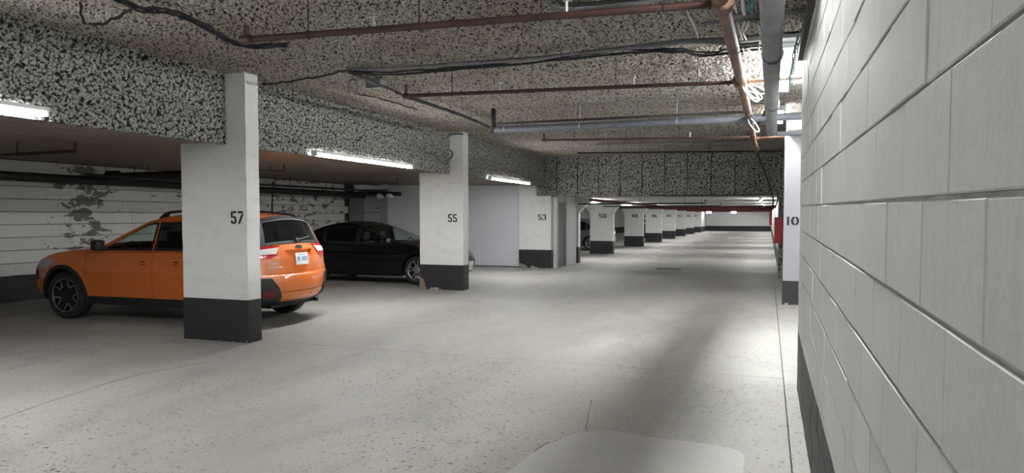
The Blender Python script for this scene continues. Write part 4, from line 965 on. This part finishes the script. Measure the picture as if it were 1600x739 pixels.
        def lettering(txt, t_, y_, h):
            cu = bpy.data.curves.new('lettering', 'FONT'); cu.body = txt; cu.size = h; cu.extrude = .002; tmp = bpy.data.objects.new('lettering', cu)
            me = bpy.data.meshes.new_from_object(tmp); bpy.data.objects.remove(tmp); me.materials.clear(); o = mobj('lettering', me, M['chrome'], tgp); p = c.top(t_, y_, .012); a = c.top(t_+.1, y_, .012); bq = c.top(t_, y_-.12, .012)
            X = (bq-p).normalized(); Y_ = (p-a).normalized(); Z = X.cross(Y_).normalized(); Y_ = Z.cross(X)
            o.matrix_local = Matrix(((X.x, Y_.x, Z.x, p.x), (X.y, Y_.y, Z.y, p.y), (X.z, Y_.z, Z.z, p.z), (0, 0, 0, 1)))
        lettering('SUBARU', 16.42, .80, .045); lettering('CROSSTREK', 16.60, .80, .042); lettering('AWD', 16.30, -.66, .04)
        for s_ in (-1, 1):
            f2 = lambda u, v, o, s_=s_: c.top(u, v*s_, o)
            tl = panel('tail_lamp', [(15.12, .66), (15.12, 1.0), (16.10, 1.0), (16.10, .72), (15.9, .70)] if True else 0, f2, M['taillight'], root, off=.012, th=.02, step=.06)
            panel('tail_lamp_lens', [(15.38, .60), (15.38, .995), (15.82, .995), (15.82, .70)], f2, M['clear'], tl, off=.018, th=.01, step=.06)
            panel('tail_lamp_wing', [(15.14, .50), (15.14, .66), (16.05, .72), (15.95, .62)], f2, M['taillight'], tl, off=.012, th=.012, step=.06)
            panel('tail_lamp_wing_lens', [(15.36, .54), (15.36, .62), (15.84, .70), (15.84, .63)], f2, M['clear'], tl, off=.018, th=.01, step=.05)
            fn = c.side(s_)
            panel('tail_lamp_side', [(-1.66, 1.00), (-1.70, 1.07), (-1.97, 1.085), (-1.985, .96), (-1.80, .94)], fn, M['taillight'], tl, off=.008, step=.05)
            panel('tail_lamp_side_lens', [(-1.74, 1.0), (-1.76, 1.035), (-1.975, 1.045), (-1.982, .985), (-1.80, .98)], fn, M['clear'], tl, off=.013, step=.05)
            co = panel('bumper_corner', [(18.05, .80), (18.05, 1.0), (20.6, 1.0), (20.6, .62), (19.9, .60), (18.9, .66)], f2, M['clad'], root, off=.010, th=.02, step=.1)
            panel('reflector', [(19.15, .74), (19.15, .94), (19.75, .94), (19.75, .72)], f2, M['darkred'], co, off=.018, th=.01, step=.06)
            panel('bumper_corner_side', [(-1.74, .30), (-1.78, .62), (-1.99, .66), (-2.03, .52), (-1.98, .34)], fn, M['clad'], co, off=.010, th=.02, step=.06)
            for y_ in (.16, .42): obj('sensor_dot', T([c.top(19.75, y_*s_, 0), c.top(19.75, y_*s_, .012)], .012, 8), M['orange'], bmp)
        tp('rear_valance', 20.35, 21, M['clad'], .98, step=.1)
        panel('bumper_groove', rect(19.28, 19.34, -.62, .62), tf, M['darkred'], bmp, off=.002, th=.002, step=.08)
        obj('exhaust', T([(-1.8, -.55, .27), (-2.04, -.55, .26)], .03, 12), M['clad'], root)
    else:
        for s_ in (-1, 1):
            f2 = lambda u, v, o, s_=s_: c.top(u, v*s_, o)
            tl = panel('tail_lamp', [(15.2, .5), (15.15, 1.0), (16.2, 1.0), (16.0, .5)], f2, M['taillight'], root, off=.01, step=.08)
            panel('tail_lamp_side', [(-1.72, .90), (-2.0, .95), (-2.02, .78), (-1.85, .80)], c.side(s_), M['taillight'], tl, off=.008, step=.06)
            for q_ in range(3): panel('grille_bar', rect(1.3+q_*.4, 1.42+q_*.4, min(.45*s_, .98*s_), max(.45*s_, .98*s_)), tf, M['chrome'], root, off=.014, step=.08)
        panel('front_plate', rect(1.1, 2.2, -.16, .16), tf, M['plate'], root, off=.03, step=.08)
        for s_ in (-1, 1): panel('fog_lamp', rect(.9, 2.6, min(.62*s_, .93*s_), max(.62*s_, .93*s_)), tf, M['clear'], root, off=.012, step=.08)
        pl = panel('licence_plate', rect(16.1, 16.9, -.16, .16), tf, M['plate'], tgp, off=.012, step=.08)
        tp('rear_valance', 19.85, 20, M['clad'], .98, step=.1)
        an = c.top(11.75, 0, 0); bm = bmesh.new(); prism(bm, [(an.x+.09, an.z-.01), (an.x-.06, an.z-.03), (an.x-.06, an.z+.05), (an.x-.03, an.z+.055)], 'y', -.02, .02); obj('aerial_fin', bm, M['clad'], root)
    # underbody and cabin
    z0 = .24 if suv else .17; bt = belt(0)-.07
    bm = bmesh.new(); box(bm, -2.0, 1.85, -.50, .50, z0, .62); box(bm, -.92, .92, -.80, .80, z0+.02, .45); obj('underbody', bm, M['interior'], root)
    bm = bmesh.new(); box(bm, .62, .98, -.72, .72, bt-.18, bt+.03, bev=.04); box(bm, .62, .70, .22, .62, bt-.05, bt+.10, bev=.02); db = obj('dashboard', bm, M['interior'], root)
    ring = [(.52, .40+.18*math.cos(a), bt+.02+.18*math.sin(a)) for a in np.linspace(0, 2*PI, 17)]; obj('steering_wheel', T(ring, .014, 6), M['black'], db)
    for (sx, sy) in ((-.05, .38), (-.05, -.38), (-.95, .38), (-.95, -.38)):
        bm = bmesh.new(); box(bm, sx-.1, sx+.42, sy-.25, sy+.25, .42, .58, bev=.05)
        prism(bm, [(sx-.08, .5), (sx+.04, .5), (sx-.14, bt+.12), (sx-.24, bt+.12)], 'y', sy-.22, sy+.22); box(bm, sx-.27, sx-.17, sy-.13, sy+.13, bt+.16, bt+.36, bev=.04); tube(bm, [(sx-.2, sy, bt+.1), (sx-.22, sy, bt+.2)], .015, 6)
        obj('car_seat', bm, M['interior'], root)
    if suv:
        obj('rear_view_mirror', B(.27, .31, -.12, .12, bt+.36, bt+.42, bev=.01), M['black'], root)
        obj('cargo_floor', B(-1.9, -1.0, -.6, .6, .62, .66), M['interior'], root)
    return root
c1 = build_car('suv', 'crossover_car', 'orange crossover car with black roof rails parked behind the nearest pillar', M['orange'], (-9.03, 9.08, 0), PI+.03); c1.scale = (1.07,)*3
c2 = build_car('sedan', 'sedan_car', 'black sedan parked beyond the orange car, its nose behind a pillar', M['blackpaint'], (-9.17, 15.85, 0), 0); c2.scale = (1.04,)*3
c3 = build_car('sedan', 'sedan_car', 'dark grey sedan far back, its tail showing beside a flared pillar', M['greypaint'], (-9.2, 33.4, 0), PI); c3.scale = (1.04,)*3
